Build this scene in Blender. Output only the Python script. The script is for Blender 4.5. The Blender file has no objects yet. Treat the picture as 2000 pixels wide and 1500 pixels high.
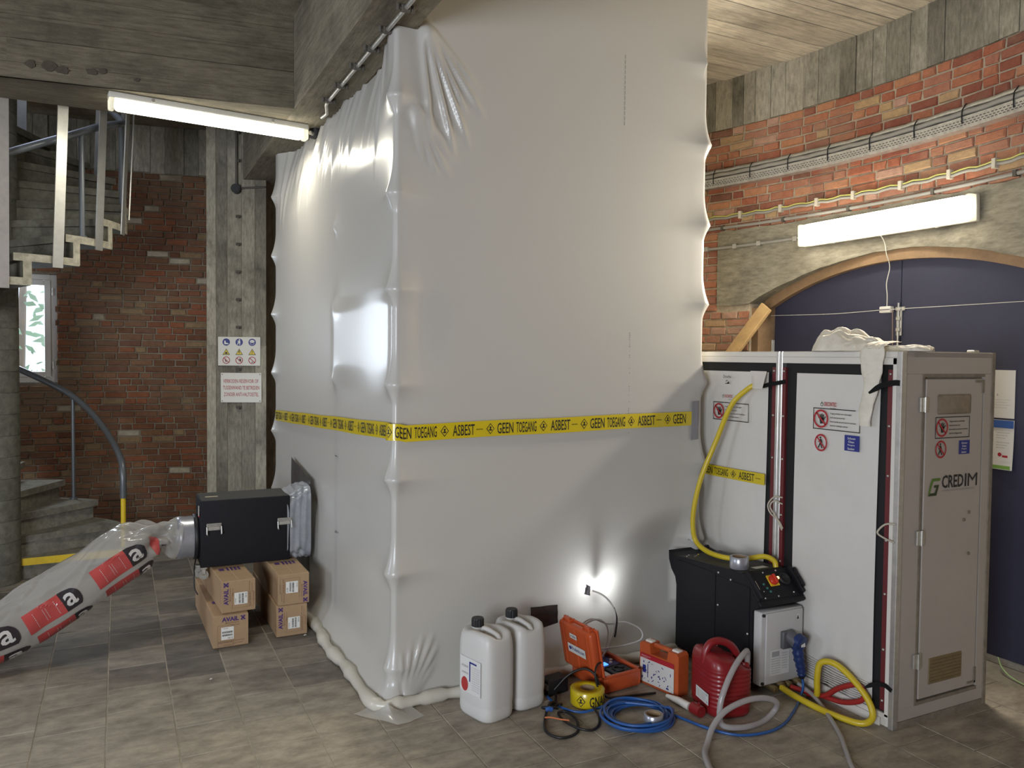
import bpy, bmesh, math, random
from mathutils import Vector, Matrix
from math import sin, cos, pi, radians as rad, sqrt, atan2, exp, floor as fl
random.seed(7)
sc = bpy.context.scene
COL = sc.collection

# ------------------------------------------------------------------ camera, world, light, exposure
def make_camera():
    yaw, pit, rol = rad(26.5), rad(-1.95), rad(0.58)
    f = Vector((sin(yaw)*cos(pit), cos(yaw)*cos(pit), sin(pit)))
    r = Vector((cos(yaw), -sin(yaw), 0)); u = r.cross(f)
    r2 = r*cos(rol)+u*sin(rol); u2 = -r*sin(rol)+u*cos(rol)
    m = Matrix((r2, u2, -f)).transposed().to_4x4(); m.translation = (0, 0, 1.7)
    cd = bpy.data.cameras.new('camera'); cd.sensor_width = 36; cd.lens = 1540/2000*36
    cd.clip_start = .05
    c = bpy.data.objects.new('camera', cd); COL.objects.link(c); c.matrix_world = m
    sc.camera = c
make_camera()
sc.view_settings.view_transform = 'Standard'; sc.view_settings.look = 'None'
sc.view_settings.exposure = 0.3; sc.view_settings.gamma = 1.0; sc.view_settings.use_curve_mapping = False
sc.cycles.use_denoising = True
sc.cycles.max_bounces = 8; sc.cycles.transparent_max_bounces = 12
sc.cycles.sample_clamp_indirect = 6.0
sc.cycles.caustics_reflective = False; sc.cycles.caustics_refractive = False
w = bpy.data.worlds.new('sky'); sc.world = w; w.use_nodes = True
bg = w.node_tree.nodes['Background']; bg.inputs[0].default_value = (.72, .83, 1, 1); bg.inputs[1].default_value = 1.3
def area_light(name, loc, target, sx, sy, power, color):
    ld = bpy.data.lights.new(name, 'AREA'); ld.shape = 'RECTANGLE'; ld.size = sx; ld.size_y = sy
    ld.energy = power; ld.color = color
    o = bpy.data.objects.new(name, ld); COL.objects.link(o); o.location = loc
    d = Vector(target)-Vector(loc); o.rotation_euler = d.to_track_quat('-Z', 'Y').to_euler()
    return o
CU, CV, RW = -.6, 3.4, 5.0
# daylight through window_1 behind the stair, window_2 at left, and an added rear fill
area_light('daylight_window_1', (-.82, 8.62, 1.95), (-.3, 4, .8), .5, .9, 25, (.78, .88, 1))
area_light('daylight_window_2', (-5.72, 3.9, 1.7), (2, 3.4, .9), 1.5, 1.6, 85, (.74, .84, 1))
area_light('rear_fill_light', (-3.0, -1.35, 1.55), (1.5, 3.5, 1.2), 2.3, 2.0, 300, (.86, .92, 1))  # unseen opening behind the camera, added and enlarged as soft fill

# ------------------------------------------------------------------ materials
MATS = {}
def nn(nt, t, **kw):
    n = nt.nodes.new(t)
    for k, v in kw.items():
        if hasattr(n, k): setattr(n, k, v)
    return n
def pm(name, col, rough=.5, metal=0, var=0, vscale=8, bump=0, bscale=60, coat=0, emit=None, es=0, spec=.5, obj_rand=0, stain=None, sscale=2.5, samt=.5):
    if name in MATS: return MATS[name]
    m = bpy.data.materials.new(name); m.use_nodes = True; nt = m.node_tree
    b = nt.nodes['Principled BSDF']; L = nt.links.new
    b.inputs['Base Color'].default_value = (*col, 1); b.inputs['Roughness'].default_value = rough
    b.inputs['Metallic'].default_value = metal; b.inputs['Coat Weight'].default_value = coat
    b.inputs['Specular IOR Level'].default_value = spec
    if emit: b.inputs['Emission Color'].default_value = (*emit, 1); b.inputs['Emission Strength'].default_value = es
    tc = None; cur = None
    if var or bump or stain:
        tc = nn(nt, 'ShaderNodeTexCoord')
    if var or stain or obj_rand:
        rgb = nn(nt, 'ShaderNodeRGB'); rgb.outputs[0].default_value = (*col, 1); cur = rgb.outputs[0]
    if stain:
        n = nn(nt, 'ShaderNodeTexNoise'); n.inputs['Scale'].default_value = sscale; n.inputs['Detail'].default_value = 8; n.inputs['Roughness'].default_value = .65
        L(tc.outputs['Object'], n.inputs['Vector'])
        mr = nn(nt, 'ShaderNodeMapRange'); mr.inputs[1].default_value = .45; mr.inputs[2].default_value = .65; mr.inputs[4].default_value = samt
        L(n.outputs[0], mr.inputs[0])
        mx = nn(nt, 'ShaderNodeMix', data_type='RGBA'); L(mr.outputs[0], mx.inputs[0]); L(cur, mx.inputs[6]); mx.inputs[7].default_value = (*stain, 1); cur = mx.outputs[2]
    if var:
        n = nn(nt, 'ShaderNodeTexNoise'); n.inputs['Scale'].default_value = vscale; n.inputs['Detail'].default_value = 6; n.inputs['Roughness'].default_value = .7
        L(tc.outputs['Object'], n.inputs['Vector'])
        mr = nn(nt, 'ShaderNodeMapRange'); mr.inputs[1].default_value = .25; mr.inputs[2].default_value = .75; mr.inputs[3].default_value = 1-var; mr.inputs[4].default_value = 1+var
        L(n.outputs[0], mr.inputs[0])
        hs = nn(nt, 'ShaderNodeHueSaturation'); L(cur, hs.inputs['Color']); L(mr.outputs[0], hs.inputs['Value']); cur = hs.outputs[0]
    if obj_rand:
        oi = nn(nt, 'ShaderNodeObjectInfo'); mr = nn(nt, 'ShaderNodeMapRange'); mr.inputs[3].default_value = 1-obj_rand; mr.inputs[4].default_value = 1+obj_rand
        L(oi.outputs['Random'], mr.inputs[0]); hs = nn(nt, 'ShaderNodeHueSaturation'); L(cur, hs.inputs['Color']); L(mr.outputs[0], hs.inputs['Value']); cur = hs.outputs[0]
    if cur is not None: L(cur, b.inputs['Base Color'])
    if bump:
        n = nn(nt, 'ShaderNodeTexNoise'); n.inputs['Scale'].default_value = bscale; n.inputs['Detail'].default_value = 5
        L(tc.outputs['Object'], n.inputs['Vector'])
        bp = nn(nt, 'ShaderNodeBump'); bp.inputs['Strength'].default_value = bump; bp.inputs['Distance'].default_value = .01
        L(n.outputs[0], bp.inputs['Height']); L(bp.outputs[0], b.inputs['Normal'])
    MATS[name] = m
    return m

def concrete(name, col, stretch=(1, 1, 1), board=None, dark=(.05, .045, .035), samt=.75, obj_rand=.12):
    """board-marked concrete: wood grain stretched along the board, stains, pits"""
    if name in MATS: return MATS[name]
    m = bpy.data.materials.new(name); m.use_nodes = True; nt = m.node_tree; L = nt.links.new
    b = nt.nodes['Principled BSDF']; b.inputs['Roughness'].default_value = .9; b.inputs['Specular IOR Level'].default_value = .25
    tc = nn(nt, 'ShaderNodeTexCoord'); oi = nn(nt, 'ShaderNodeObjectInfo')
    ad = nn(nt, 'ShaderNodeVectorMath', operation='MULTIPLY_ADD')
    cmb = nn(nt, 'ShaderNodeCombineXYZ'); [L(oi.outputs['Random'], cmb.inputs[i]) for i in range(3)]
    ad.inputs[1].default_value = (13, 17, 11); L(cmb.outputs[0], ad.inputs[0]); L(tc.outputs['Object'], ad.inputs[2])
    mp = nn(nt, 'ShaderNodeMapping'); mp.inputs['Scale'].default_value = stretch; L(ad.outputs[0], mp.inputs[0])
    n1 = nn(nt, 'ShaderNodeTexNoise'); n1.inputs['Scale'].default_value = 9; n1.inputs['Detail'].default_value = 9; n1.inputs['Roughness'].default_value = .7; L(mp.outputs[0], n1.inputs['Vector'])
    n2 = nn(nt, 'ShaderNodeTexNoise'); n2.inputs['Scale'].default_value = 1.7; n2.inputs['Detail'].default_value = 8; n2.inputs['Roughness'].default_value = .68; L(ad.outputs[0], n2.inputs['Vector'])
    n3 = nn(nt, 'ShaderNodeTexNoise'); n3.inputs['Scale'].default_value = 90; n3.inputs['Detail'].default_value = 3; L(ad.outputs[0], n3.inputs['Vector'])
    mr = nn(nt, 'ShaderNodeMapRange'); mr.inputs[1].default_value = .3; mr.inputs[2].default_value = .7; mr.inputs[3].default_value = .62; mr.inputs[4].default_value = 1.3; L(n1.outputs[0], mr.inputs[0])
    st = nn(nt, 'ShaderNodeMapRange'); st.inputs[1].default_value = .48; st.inputs[2].default_value = .66; st.inputs[4].default_value = samt; L(n2.outputs[0], st.inputs[0])
    mx = nn(nt, 'ShaderNodeMix', data_type='RGBA'); mx.inputs[6].default_value = (*col, 1); mx.inputs[7].default_value = (*[c*.45+d*.3 for c, d in zip(col, dark)], 1); L(st.outputs[0], mx.inputs[0])
    mo = nn(nt, 'ShaderNodeMapRange'); mo.inputs[3].default_value = 1-obj_rand; mo.inputs[4].default_value = 1+obj_rand; L(oi.outputs['Random'], mo.inputs[0])
    mm = nn(nt, 'ShaderNodeMath', operation='MULTIPLY'); L(mr.outputs[0], mm.inputs[0]); L(mo.outputs[0], mm.inputs[1])
    hs = nn(nt, 'ShaderNodeHueSaturation'); L(mx.outputs[2], hs.inputs['Color']); L(mm.outputs[0], hs.inputs['Value'])
    L(hs.outputs[0], b.inputs['Base Color'])
    bp = nn(nt, 'ShaderNodeBump'); bp.inputs['Strength'].default_value = .55; bp.inputs['Distance'].default_value = .012
    a2 = nn(nt, 'ShaderNodeMath', operation='MULTIPLY_ADD'); a2.inputs[1].default_value = .35; L(n3.outputs[0], a2.inputs[0]); L(n1.outputs[0], a2.inputs[2])
    L(a2.outputs[0], bp.inputs['Height']); L(bp.outputs[0], b.inputs['Normal'])
    if board:   # board joints: (axis, width)
        sx = nn(nt, 'ShaderNodeSeparateXYZ'); L(tc.outputs['Object'], sx.inputs[0])
        dv = nn(nt, 'ShaderNodeMath', operation='DIVIDE'); dv.inputs[1].default_value = board[1]; L(sx.outputs[board[0]], dv.inputs[0])
        fr = nn(nt, 'ShaderNodeMath', operation='FRACT'); L(dv.outputs[0], fr.inputs[0])
        flr = nn(nt, 'ShaderNodeMath', operation='FLOOR'); L(dv.outputs[0], flr.inputs[0])
        wn = nn(nt, 'ShaderNodeTexWhiteNoise', noise_dimensions='1D'); L(flr.outputs[0], wn.inputs['W'])
        cr = nn(nt, 'ShaderNodeMapRange'); cr.inputs[1].default_value = 0; cr.inputs[2].default_value = .035; cr.inputs[3].default_value = .35; cr.inputs[4].default_value = 1; L(fr.outputs[0], cr.inputs[0])
        wr = nn(nt, 'ShaderNodeMapRange'); wr.inputs[3].default_value = .8; wr.inputs[4].default_value = 1.15; L(wn.outputs[0], wr.inputs[0])
        m1 = nn(nt, 'ShaderNodeMath', operation='MULTIPLY'); L(cr.outputs[0], m1.inputs[0]); L(wr.outputs[0], m1.inputs[1])
        m2 = nn(nt, 'ShaderNodeMath', operation='MULTIPLY'); L(m1.outputs[0], m2.inputs[0]); L(mm.outputs[0], m2.inputs[1]); L(m2.outputs[0], hs.inputs['Value'])
        b2 = nn(nt, 'ShaderNodeBump'); b2.inputs['Strength'].default_value = .8; b2.inputs['Distance'].default_value = .008; L(m1.outputs[0], b2.inputs['Height']); L(bp.outputs[0], b2.inputs['Normal']); L(b2.outputs[0], b.inputs['Normal'])
    MATS[name] = m
    return m

def ramp_mat(name, stops, island=False, rough=.92, var=.25, vscale=25, bump=.5, bscale=70, tint=None, tscale=.8):
    if name in MATS: return MATS[name]
    m = bpy.data.materials.new(name); m.use_nodes = True; nt = m.node_tree; L = nt.links.new
    b = nt.nodes['Principled BSDF']; b.inputs['Roughness'].default_value = rough; b.inputs['Specular IOR Level'].default_value = .25
    if island: src = nn(nt, 'ShaderNodeNewGeometry').outputs['Random Per Island']
    else: src = nn(nt, 'ShaderNodeObjectInfo').outputs['Random']
    cr = nn(nt, 'ShaderNodeValToRGB'); cr.color_ramp.interpolation = 'CONSTANT'
    el = cr.color_ramp.elements
    while len(el) < len(stops): el.new(.5)
    for e, (p, c) in zip(el, stops): e.position = p; e.color = (*c, 1)
    L(src, cr.inputs[0])
    ge = nn(nt, 'ShaderNodeNewGeometry')
    n = nn(nt, 'ShaderNodeTexNoise'); n.inputs['Scale'].default_value = vscale; n.inputs['Detail'].default_value = 6; n.inputs['Roughness'].default_value = .7; L(ge.outputs['Position'], n.inputs['Vector'])
    mr = nn(nt, 'ShaderNodeMapRange'); mr.inputs[1].default_value = .25; mr.inputs[2].default_value = .75; mr.inputs[3].default_value = 1-var; mr.inputs[4].default_value = 1+var; L(n.outputs[0], mr.inputs[0])
    hs = nn(nt, 'ShaderNodeHueSaturation'); L(cr.outputs[0], hs.inputs['Color']); L(mr.outputs[0], hs.inputs['Value'])
    cur = hs.outputs[0]
    if tint:
        n2 = nn(nt, 'ShaderNodeTexNoise'); n2.inputs['Scale'].default_value = tscale; n2.inputs['Detail'].default_value = 7; n2.inputs['Roughness'].default_value = .7; L(ge.outputs['Position'], n2.inputs['Vector'])
        m2 = nn(nt, 'ShaderNodeMapRange'); m2.inputs[1].default_value = .45; m2.inputs[2].default_value = .68; m2.inputs[4].default_value = .85; L(n2.outputs[0], m2.inputs[0])
        mx = nn(nt, 'ShaderNodeMix', data_type='RGBA'); L(m2.outputs[0], mx.inputs[0]); L(cur, mx.inputs[6]); mx.inputs[7].default_value = (*tint, 1); cur = mx.outputs[2]
    L(cur, b.inputs['Base Color'])
    n3 = nn(nt, 'ShaderNodeTexNoise'); n3.inputs['Scale'].default_value = bscale; n3.inputs['Detail'].default_value = 4; L(ge.outputs['Position'], n3.inputs['Vector'])
    bp = nn(nt, 'ShaderNodeBump'); bp.inputs['Strength'].default_value = bump; bp.inputs['Distance'].default_value = .008; L(n3.outputs[0], bp.inputs['Height']); L(bp.outputs[0], b.inputs['Normal'])
    MATS[name] = m
    return m

def film_mat(name, col, transl, rough, alpha=0., coat=.0, tint=(1, 1, 1), bump=0):
    """plastic film: glossy skin over scattering body, some light passes through"""
    if name in MATS: return MATS[name]
    m = bpy.data.materials.new(name); m.use_nodes = True; nt = m.node_tree; L = nt.links.new
    b = nt.nodes['Principled BSDF']; out = nt.nodes['Material Output']
    b.inputs['Base Color'].default_value = (*col, 1); b.inputs['Roughness'].default_value = rough; b.inputs['Coat Weight'].default_value = coat; b.inputs['Coat Roughness'].default_value = .12
    if bump:      # fine creases
        tc = nn(nt, 'ShaderNodeTexCoord'); n1 = nn(nt, 'ShaderNodeTexNoise'); n1.inputs['Scale'].default_value = 5; n1.inputs['Detail'].default_value = 3; L(tc.outputs['Object'], n1.inputs['Vector'])
        vo = nn(nt, 'ShaderNodeTexVoronoi'); vo.feature = 'DISTANCE_TO_EDGE'; vo.inputs['Scale'].default_value = 6; mx_ = nn(nt, 'ShaderNodeMix', data_type='RGBA'); mx_.inputs[0].default_value = .25
        L(tc.outputs['Object'], mx_.inputs[6]); L(n1.outputs[1], mx_.inputs[7]); L(mx_.outputs[2], vo.inputs['Vector'])
        bp = nn(nt, 'ShaderNodeBump'); bp.inputs['Strength'].default_value = .5; bp.inputs['Distance'].default_value = .02*bump; L(vo.outputs[0], bp.inputs['Height']); L(bp.outputs[0], b.inputs['Normal']); L(bp.outputs[0], b.inputs['Coat Normal'])
    t = nn(nt, 'ShaderNodeBsdfTranslucent'); t.inputs[0].default_value = (*col, 1)
    mx = nn(nt, 'ShaderNodeMixShader'); mx.inputs[0].default_value = transl; L(b.outputs[0], mx.inputs[1]); L(t.outputs[0], mx.inputs[2])
    cur = mx.outputs[0]
    if alpha:
        tr = nn(nt, 'ShaderNodeBsdfTransparent'); tr.inputs[0].default_value = (*tint, 1)
        lw = nn(nt, 'ShaderNodeLayerWeight'); lw.inputs[0].default_value = .35
        mr = nn(nt, 'ShaderNodeMapRange'); mr.inputs[3].default_value = alpha; mr.inputs[4].default_value = alpha*.35; L(lw.outputs['Facing'], mr.inputs[0])
        m2 = nn(nt, 'ShaderNodeMixShader'); L(mr.outputs[0], m2.inputs[0]); L(cur, m2.inputs[1]); L(tr.outputs[0], m2.inputs[2]); cur = m2.outputs[0]
    L(cur, out.inputs[0])
    MATS[name] = m
    return m

# ------------------------------------------------------------------ mesh builder
class MB:
    def __init__(s): s.v = []; s.f = []; s.sm = []
    def add(s, vs, fs, smooth=False):
        o = len(s.v); s.v += [tuple(p) for p in vs]; s.f += [tuple(i+o for i in f) for f in fs]; s.sm += [smooth]*len(fs); return s
    def box(s, c, d, rot=None):
        x, y, z = [a/2 for a in d]
        vs = [Vector((i*x, j*y, k*z)) for i in (-1, 1) for j in (-1, 1) for k in (-1, 1)]
        if rot is not None: vs = [rot @ v for v in vs]
        vs = [v+Vector(c) for v in vs]
        return s.add(vs, [(0, 1, 3, 2), (4, 6, 7, 5), (0, 4, 5, 1), (2, 3, 7, 6), (0, 2, 6, 4), (1, 5, 7, 3)])
    def bx(s, a, b):
        return s.box([(p+q)/2 for p, q in zip(a, b)], [abs(q-p) for p, q in zip(a, b)])
    def rbox(s, c, d, bev=.01, seg=2, rot=None):
        bm = bmesh.new(); bmesh.ops.create_cube(bm, size=1)
        for v in bm.verts: v.co = Vector((v.co.x*d[0], v.co.y*d[1], v.co.z*d[2]))
        bmesh.ops.bevel(bm, geom=list(bm.edges), offset=bev, segments=seg, affect='EDGES', profile=.5)
        bm.verts.index_update()
        vs = [(rot @ v.co if rot is not None else v.co)+Vector(c) for v in bm.verts]; fs = [[v.index for v in f.verts] for f in bm.faces]; bm.free()
        return s.add(vs, fs, seg > 1)
    def rbx(s, a, b, bev=.01, seg=2): return s.rbox([(p+q)/2 for p, q in zip(a, b)], [abs(q-p) for p, q in zip(a, b)], bev, seg)
    def cyl(s, p0, p1, r0, r1=None, n=16, cap=True):
        r1 = r0 if r1 is None else r1
        p0 = Vector(p0); p1 = Vector(p1); a = (p1-p0).normalized(); q = a.to_track_quat('Z', 'Y')
        ring = [q @ Vector((cos(2*pi*i/n), sin(2*pi*i/n), 0)) for i in range(n)]
        s.add([p0+r*r0 for r in ring]+[p1+r*r1 for r in ring], [(i, (i+1) % n, n+(i+1) % n, n+i) for i in range(n)], True)
        if cap: s.add([p0+r*r0 for r in ring], [tuple(range(n))[::-1]]); s.add([p1+r*r1 for r in ring], [tuple(range(n))])
        return s
    def tube(s, pts, r, n=8, closed=False, cap=True, rs=None):
        P = [Vector(p) for p in pts]; N = len(P); up = None; rings = []
        for i in range(N):
            if closed: t = P[(i+1) % N]-P[i-1]
            else: t = P[min(i+1, N-1)]-P[max(i-1, 0)]
            if t.length < 1e-9: t = Vector((0, 0, 1))
            t.normalize()
            if up is None:
                up = Vector((0, 0, 1)) if abs(t.z) < .9 else Vector((1, 0, 0))
            up = (up-t*up.dot(t))
            if up.length < 1e-6: up = t.orthogonal()
            up.normalize(); sd = t.cross(up); rr = rs[i] if rs else r
            rings.append([P[i]+(up*cos(2*pi*k/n)+sd*sin(2*pi*k/n))*rr for k in range(n)])
        fs = []
        M = N if closed else N-1
        for i in range(M):
            a = i*n; b = ((i+1) % N)*n
            fs += [(a+k, a+(k+1) % n, b+(k+1) % n, b+k) for k in range(n)]
        s.add([p for r_ in rings for p in r_], fs, True)
        if cap and not closed: s.add(rings[0], [tuple(range(n))[::-1]]); s.add(rings[-1], [tuple(range(n))])
        return s
    def lathe(s, prof, c=(0, 0, 0), n=24, q=None):
        """prof: list of (radius, height)"""
        vs = []
        for r, z in prof:
            for i in range(n):
                p = Vector((r*cos(2*pi*i/n), r*sin(2*pi*i/n), z))
                if q is not None: p = q @ p
                vs.append(p+Vector(c))
        fs = [(j*n+i, j*n+(i+1) % n, (j+1)*n+(i+1) % n, (j+1)*n+i) for j in range(len(prof)-1) for i in range(n)]
        return s.add(vs, fs, True)
    def prism(s, poly, axis, a, b):
        """2D polygon extruded along axis from a to b (axis 0: poly is (y,z); 1: (x,z); 2: (x,y))"""
        def P(p, t): return (t, p[0], p[1]) if axis == 0 else (p[0], t, p[1]) if axis == 1 else (p[0], p[1], t)
        n = len(poly)
        s.add([P(p, a) for p in poly]+[P(p, b) for p in poly], [tuple(range(n))[::-1], tuple(range(n, 2*n))]+[(i, (i+1) % n, n+(i+1) % n, n+i) for i in range(n)])
        return s
    def grid(s, fn, nu, nv, smooth=True, closed_u=False):
        vs = [fn(i/nu, j/nv) for j in range(nv+1) for i in range(nu+(0 if closed_u else 1))]
        w_ = nu+(0 if closed_u else 1)
        fs = [(j*w_+i, j*w_+(i+1) % w_, (j+1)*w_+(i+1) % w_, (j+1)*w_+i) for j in range(nv) for i in range(nu)]
        return s.add(vs, fs, smooth)
    def mesh(s, name, mat, off=(0, 0, 0)):
        me = bpy.data.meshes.new(name)
        ox, oy, oz = off
        me.from_pydata([(x-ox, y-oy, z-oz) for x, y, z in s.v], [], s.f)
        me.polygons.foreach_set('use_smooth', s.sm)
        me.validate(); me.update()
        bm = bmesh.new(); bm.from_mesh(me); bmesh.ops.recalc_face_normals(bm, faces=bm.faces); bm.to_mesh(me); bm.free()
        me.materials.append(mat)
        return me
    def build(s, name, mat, parent=None, local=False, loc=None):
        """world-space shapes; the object's origin is its parent's location (or loc)"""
        off = (0, 0, 0)
        if parent is not None and not local: off = origin(parent)
        elif loc is not None: off = loc
        o = bpy.data.objects.new(name, s.mesh(name, mat, off)); COL.objects.link(o)
        if parent is not None: o.parent = parent
        elif loc is not None: o.location = loc
        return o
def origin(o):
    p = Vector((0, 0, 0))
    while o is not None: p += o.location; o = o.parent
    return p
def tag(o, label=None, cat=None, group=None, kind=None):
    if label: o['label'] = label
    if cat: o['category'] = cat
    if group: o['group'] = group
    if kind: o['kind'] = kind
    return o
def thing(name, label, cat, loc=(0, 0, 0), rz=0, group=None):
    o = bpy.data.objects.new(name, None); COL.objects.link(o); o.location = loc; o.rotation_euler = (0, 0, rz); o.empty_display_size = .1
    return tag(o, label, cat, group)
def struct(o): o['kind'] = 'structure'; return o
def copy_tree(o, parent=None):
    c = o.copy(); COL.objects.link(c)
    if parent is not None: c.parent = parent
    for ch in list(o.children): copy_tree(ch, c)
    return c
def smoothpath(pts, n=8, closed=False):
    P = [Vector(p) for p in pts]; N = len(P); out = []
    for i in range(N if closed else N-1):
        p0 = P[i-1] if (i > 0 or closed) else P[0]*2-P[1]; p1 = P[i]; p2 = P[(i+1) % N]
        p3 = P[(i+2) % N] if (closed or i+2 < N) else P[-1]*2-P[-2]
        for k in range(n):
            t = k/n
            out.append(.5*((2*p1)+(p2-p0)*t+(2*p0-5*p1+4*p2-p3)*t*t+(3*p1-p0-3*p2+p3)*t**3))
    if not closed: out.append(P[-1])
    return out
# ---------------- flat print: shapes in a 2-D frame (origin, right, up), laid a hair above a surface
FONTC = {}
def text2d(txt, bold=0.0):
    key = (txt, bold)
    if key in FONTC: return FONTC[key]
    cu = bpy.data.curves.new('t', 'FONT'); cu.body = txt; cu.offset = bold*.4; cu.resolution_u = 2
    ob = bpy.data.objects.new('t', cu); me = bpy.data.meshes.new_from_object(ob)
    vs = [(v.co.x, v.co.y) for v in me.vertices]; fs = [tuple(p.vertices) for p in me.polygons]
    bpy.data.meshes.remove(me); bpy.data.objects.remove(ob); bpy.data.curves.remove(cu)
    FONTC[key] = (vs, fs); return vs, fs
class Flat:
    def __init__(s): s.v = []; s.f = []
    def poly(s, pts): o = len(s.v); s.v += list(pts); s.f.append(tuple(range(o, o+len(pts)))); return s
    def rect(s, x0, y0, x1, y1): return s.poly([(x0, y0), (x1, y0), (x1, y1), (x0, y1)])
    def disc(s, x, y, r, ry=None, n=20): ry = ry or r; return s.poly([(x+r*cos(2*pi*i/n), y+ry*sin(2*pi*i/n)) for i in range(n)])
    def ring(s, x, y, r, t, ry=None, n=24):
        k = (ry or r)/r
        for i in range(n):
            a, b = 2*pi*i/n, 2*pi*(i+1)/n
            s.poly([(x+r*cos(a), y+k*r*sin(a)), (x+r*cos(b), y+k*r*sin(b)), (x+(r-t)*cos(b), y+k*(r-t)*sin(b)), (x+(r-t)*cos(a), y+k*(r-t)*sin(a))])
        return s
    def frame(s, x0, y0, x1, y1, t):
        return s.rect(x0, y0, x1, y0+t).rect(x0, y1-t, x1, y1).rect(x0, y0+t, x0+t, y1-t).rect(x1-t, y0+t, x1, y1-t)
    def line(s, x0, y0, x1, y1, w):
        dx, dy = x1-x0, y1-y0; l = sqrt(dx*dx+dy*dy) or 1; nx, ny = -dy/l*w/2, dx/l*w/2
        return s.poly([(x0+nx, y0+ny), (x0-nx, y0-ny), (x1-nx, y1-ny), (x1+nx, y1+ny)])
    def text(s, txt, x, y, w, h, bold=.0, rot=0):
        """text stretched to fill the box x..x+w, y..y+h; rot 1: reads upward, -1: reads downward"""
        vs, fs = text2d(txt, bold)
        if not vs: return s
        xs = [a for a, b in vs]; ys = [b for a, b in vs]; x0, x1, y0, y1 = min(xs), max(xs), min(ys), max(ys)
        o = len(s.v)
        for a, b in vs:
            p, q = (a-x0)/(x1-x0), (b-y0)/(y1-y0 or 1)
            if rot == 1: p, q = 1-q, p
            elif rot == -1: p, q = q, 1-p
            s.v.append((x+p*w, y+q*h))
        s.f += [tuple(i+o for i in f) for f in fs]; return s
    def build(s, name, mat, O, R, U, parent, lift=.0012, fn=None):
        O = Vector(O); R = Vector(R).normalized(); U = Vector(U).normalized(); N = R.cross(U)
        off = origin(parent) if parent is not None else Vector((0, 0, 0))
        if fn: vs = [Vector(fn(a, b, lift))-off for a, b in s.v]
        else: vs = [O+R*a+U*b+N*lift-off for a, b in s.v]
        me = bpy.data.meshes.new(name); me.from_pydata(vs, [], s.f); me.update(); me.materials.append(mat)
        o = bpy.data.objects.new(name, me); COL.objects.link(o)
        if parent is not None: o.parent = parent
        return o
# ================================================================== THE TOWER ROOM
ZC, ZB = 3.86, 3.475                 # slab soffit, top of the brickwork
BRICK = [(0, (.37, .13, .075)), (.2, (.43, .17, .095)), (.36, (.29, .10, .065)), (.5, (.39, .17, .11)), (.62, (.47, .22, .12)), (.72, (.33, .13, .085)), (.82, (.50, .30, .22)), (.9, (.47, .32, .17)), (.96, (.22, .10, .07))]
BRICKD = [(0, (.19, .075, .038)), (.2, (.155, .072, .04)), (.38, (.23, .085, .042)), (.52, (.18, .09, .05)), (.66, (.14, .062, .034)), (.76, (.21, .105, .055)), (.86, (.24, .16, .085)), (.91, (.40, .35, .26)), (.94, (.15, .07, .045))]  # left wall: darker copy of the same brick, dimmer light put into the colour
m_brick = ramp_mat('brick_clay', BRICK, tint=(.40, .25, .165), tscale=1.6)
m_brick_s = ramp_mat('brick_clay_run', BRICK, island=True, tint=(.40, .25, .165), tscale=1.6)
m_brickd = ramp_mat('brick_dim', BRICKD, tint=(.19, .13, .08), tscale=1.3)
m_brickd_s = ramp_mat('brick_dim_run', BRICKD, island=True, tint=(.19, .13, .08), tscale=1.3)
m_mortar = pm('mortar', (.46, .39, .285), .95, var=.3, vscale=14, bump=.8, bscale=60)
m_mortard = pm('mortar_dim', (.21, .17, .12), .95, var=.35, vscale=6, bump=.8, bscale=60)  # mortar darkened likewise, the dim left side put into its colour
m_conc = concrete('concrete_cast', (.25, .225, .165), (1, 1, 1), samt=.8)
m_conc_v = concrete('concrete_board_vertical', (.34, .315, .25), (6, 6, 1.4), samt=.95, obj_rand=.32)
m_conc_u = concrete('concrete_board_ceiling', (.56, .50, .40), (.5, 5, 5), samt=.6, obj_rand=.16)
m_conc_beam = concrete('concrete_beam', (.27, .24, .175), (4, .5, 6), samt=.8)
m_conc_cross = concrete('concrete_cross_beam', (.185, .16, .112), (.5, 4, 6), board=(2, .135), samt=.85)
m_conc_lint = concrete('concrete_lintel', (.34, .31, .235), (2, 1, 4), samt=.7)
m_step = concrete('concrete_step', (.25, .235, .19), (2, 2, 2), samt=.5)
m_stepd = concrete('concrete_step_upper', (.135, .125, .09), (2, 2, 2), samt=.6)  # upper flight: darker copy of the step concrete, shade put into the colour
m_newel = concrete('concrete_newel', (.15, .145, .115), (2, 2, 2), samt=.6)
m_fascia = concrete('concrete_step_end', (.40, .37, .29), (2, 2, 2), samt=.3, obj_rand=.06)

def brickwall_mat():
    m = bpy.data.materials.new('brickwork_plain'); m.use_nodes = True; nt = m.node_tree; L = nt.links.new
    b = nt.nodes['Principled BSDF']; b.inputs['Roughness'].default_value = .95
    uv = nn(nt, 'ShaderNodeUVMap'); br = nn(nt, 'ShaderNodeTexBrick'); br.inputs['Scale'].default_value = 1; br.inputs['Brick Width'].default_value = .2; br.inputs['Row Height'].default_value = .062; br.inputs['Mortar Size'].default_value = .006
    br.inputs['Color1'].default_value = (.30, .10, .055, 1); br.inputs['Color2'].default_value = (.18, .06, .035, 1); br.inputs['Mortar'].default_value = (.24, .2, .15, 1)
    L(uv.outputs[0], br.inputs['Vector']); L(br.outputs[0], b.inputs['Base Color'])
    return m
m_bw = brickwall_mat()

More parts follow.
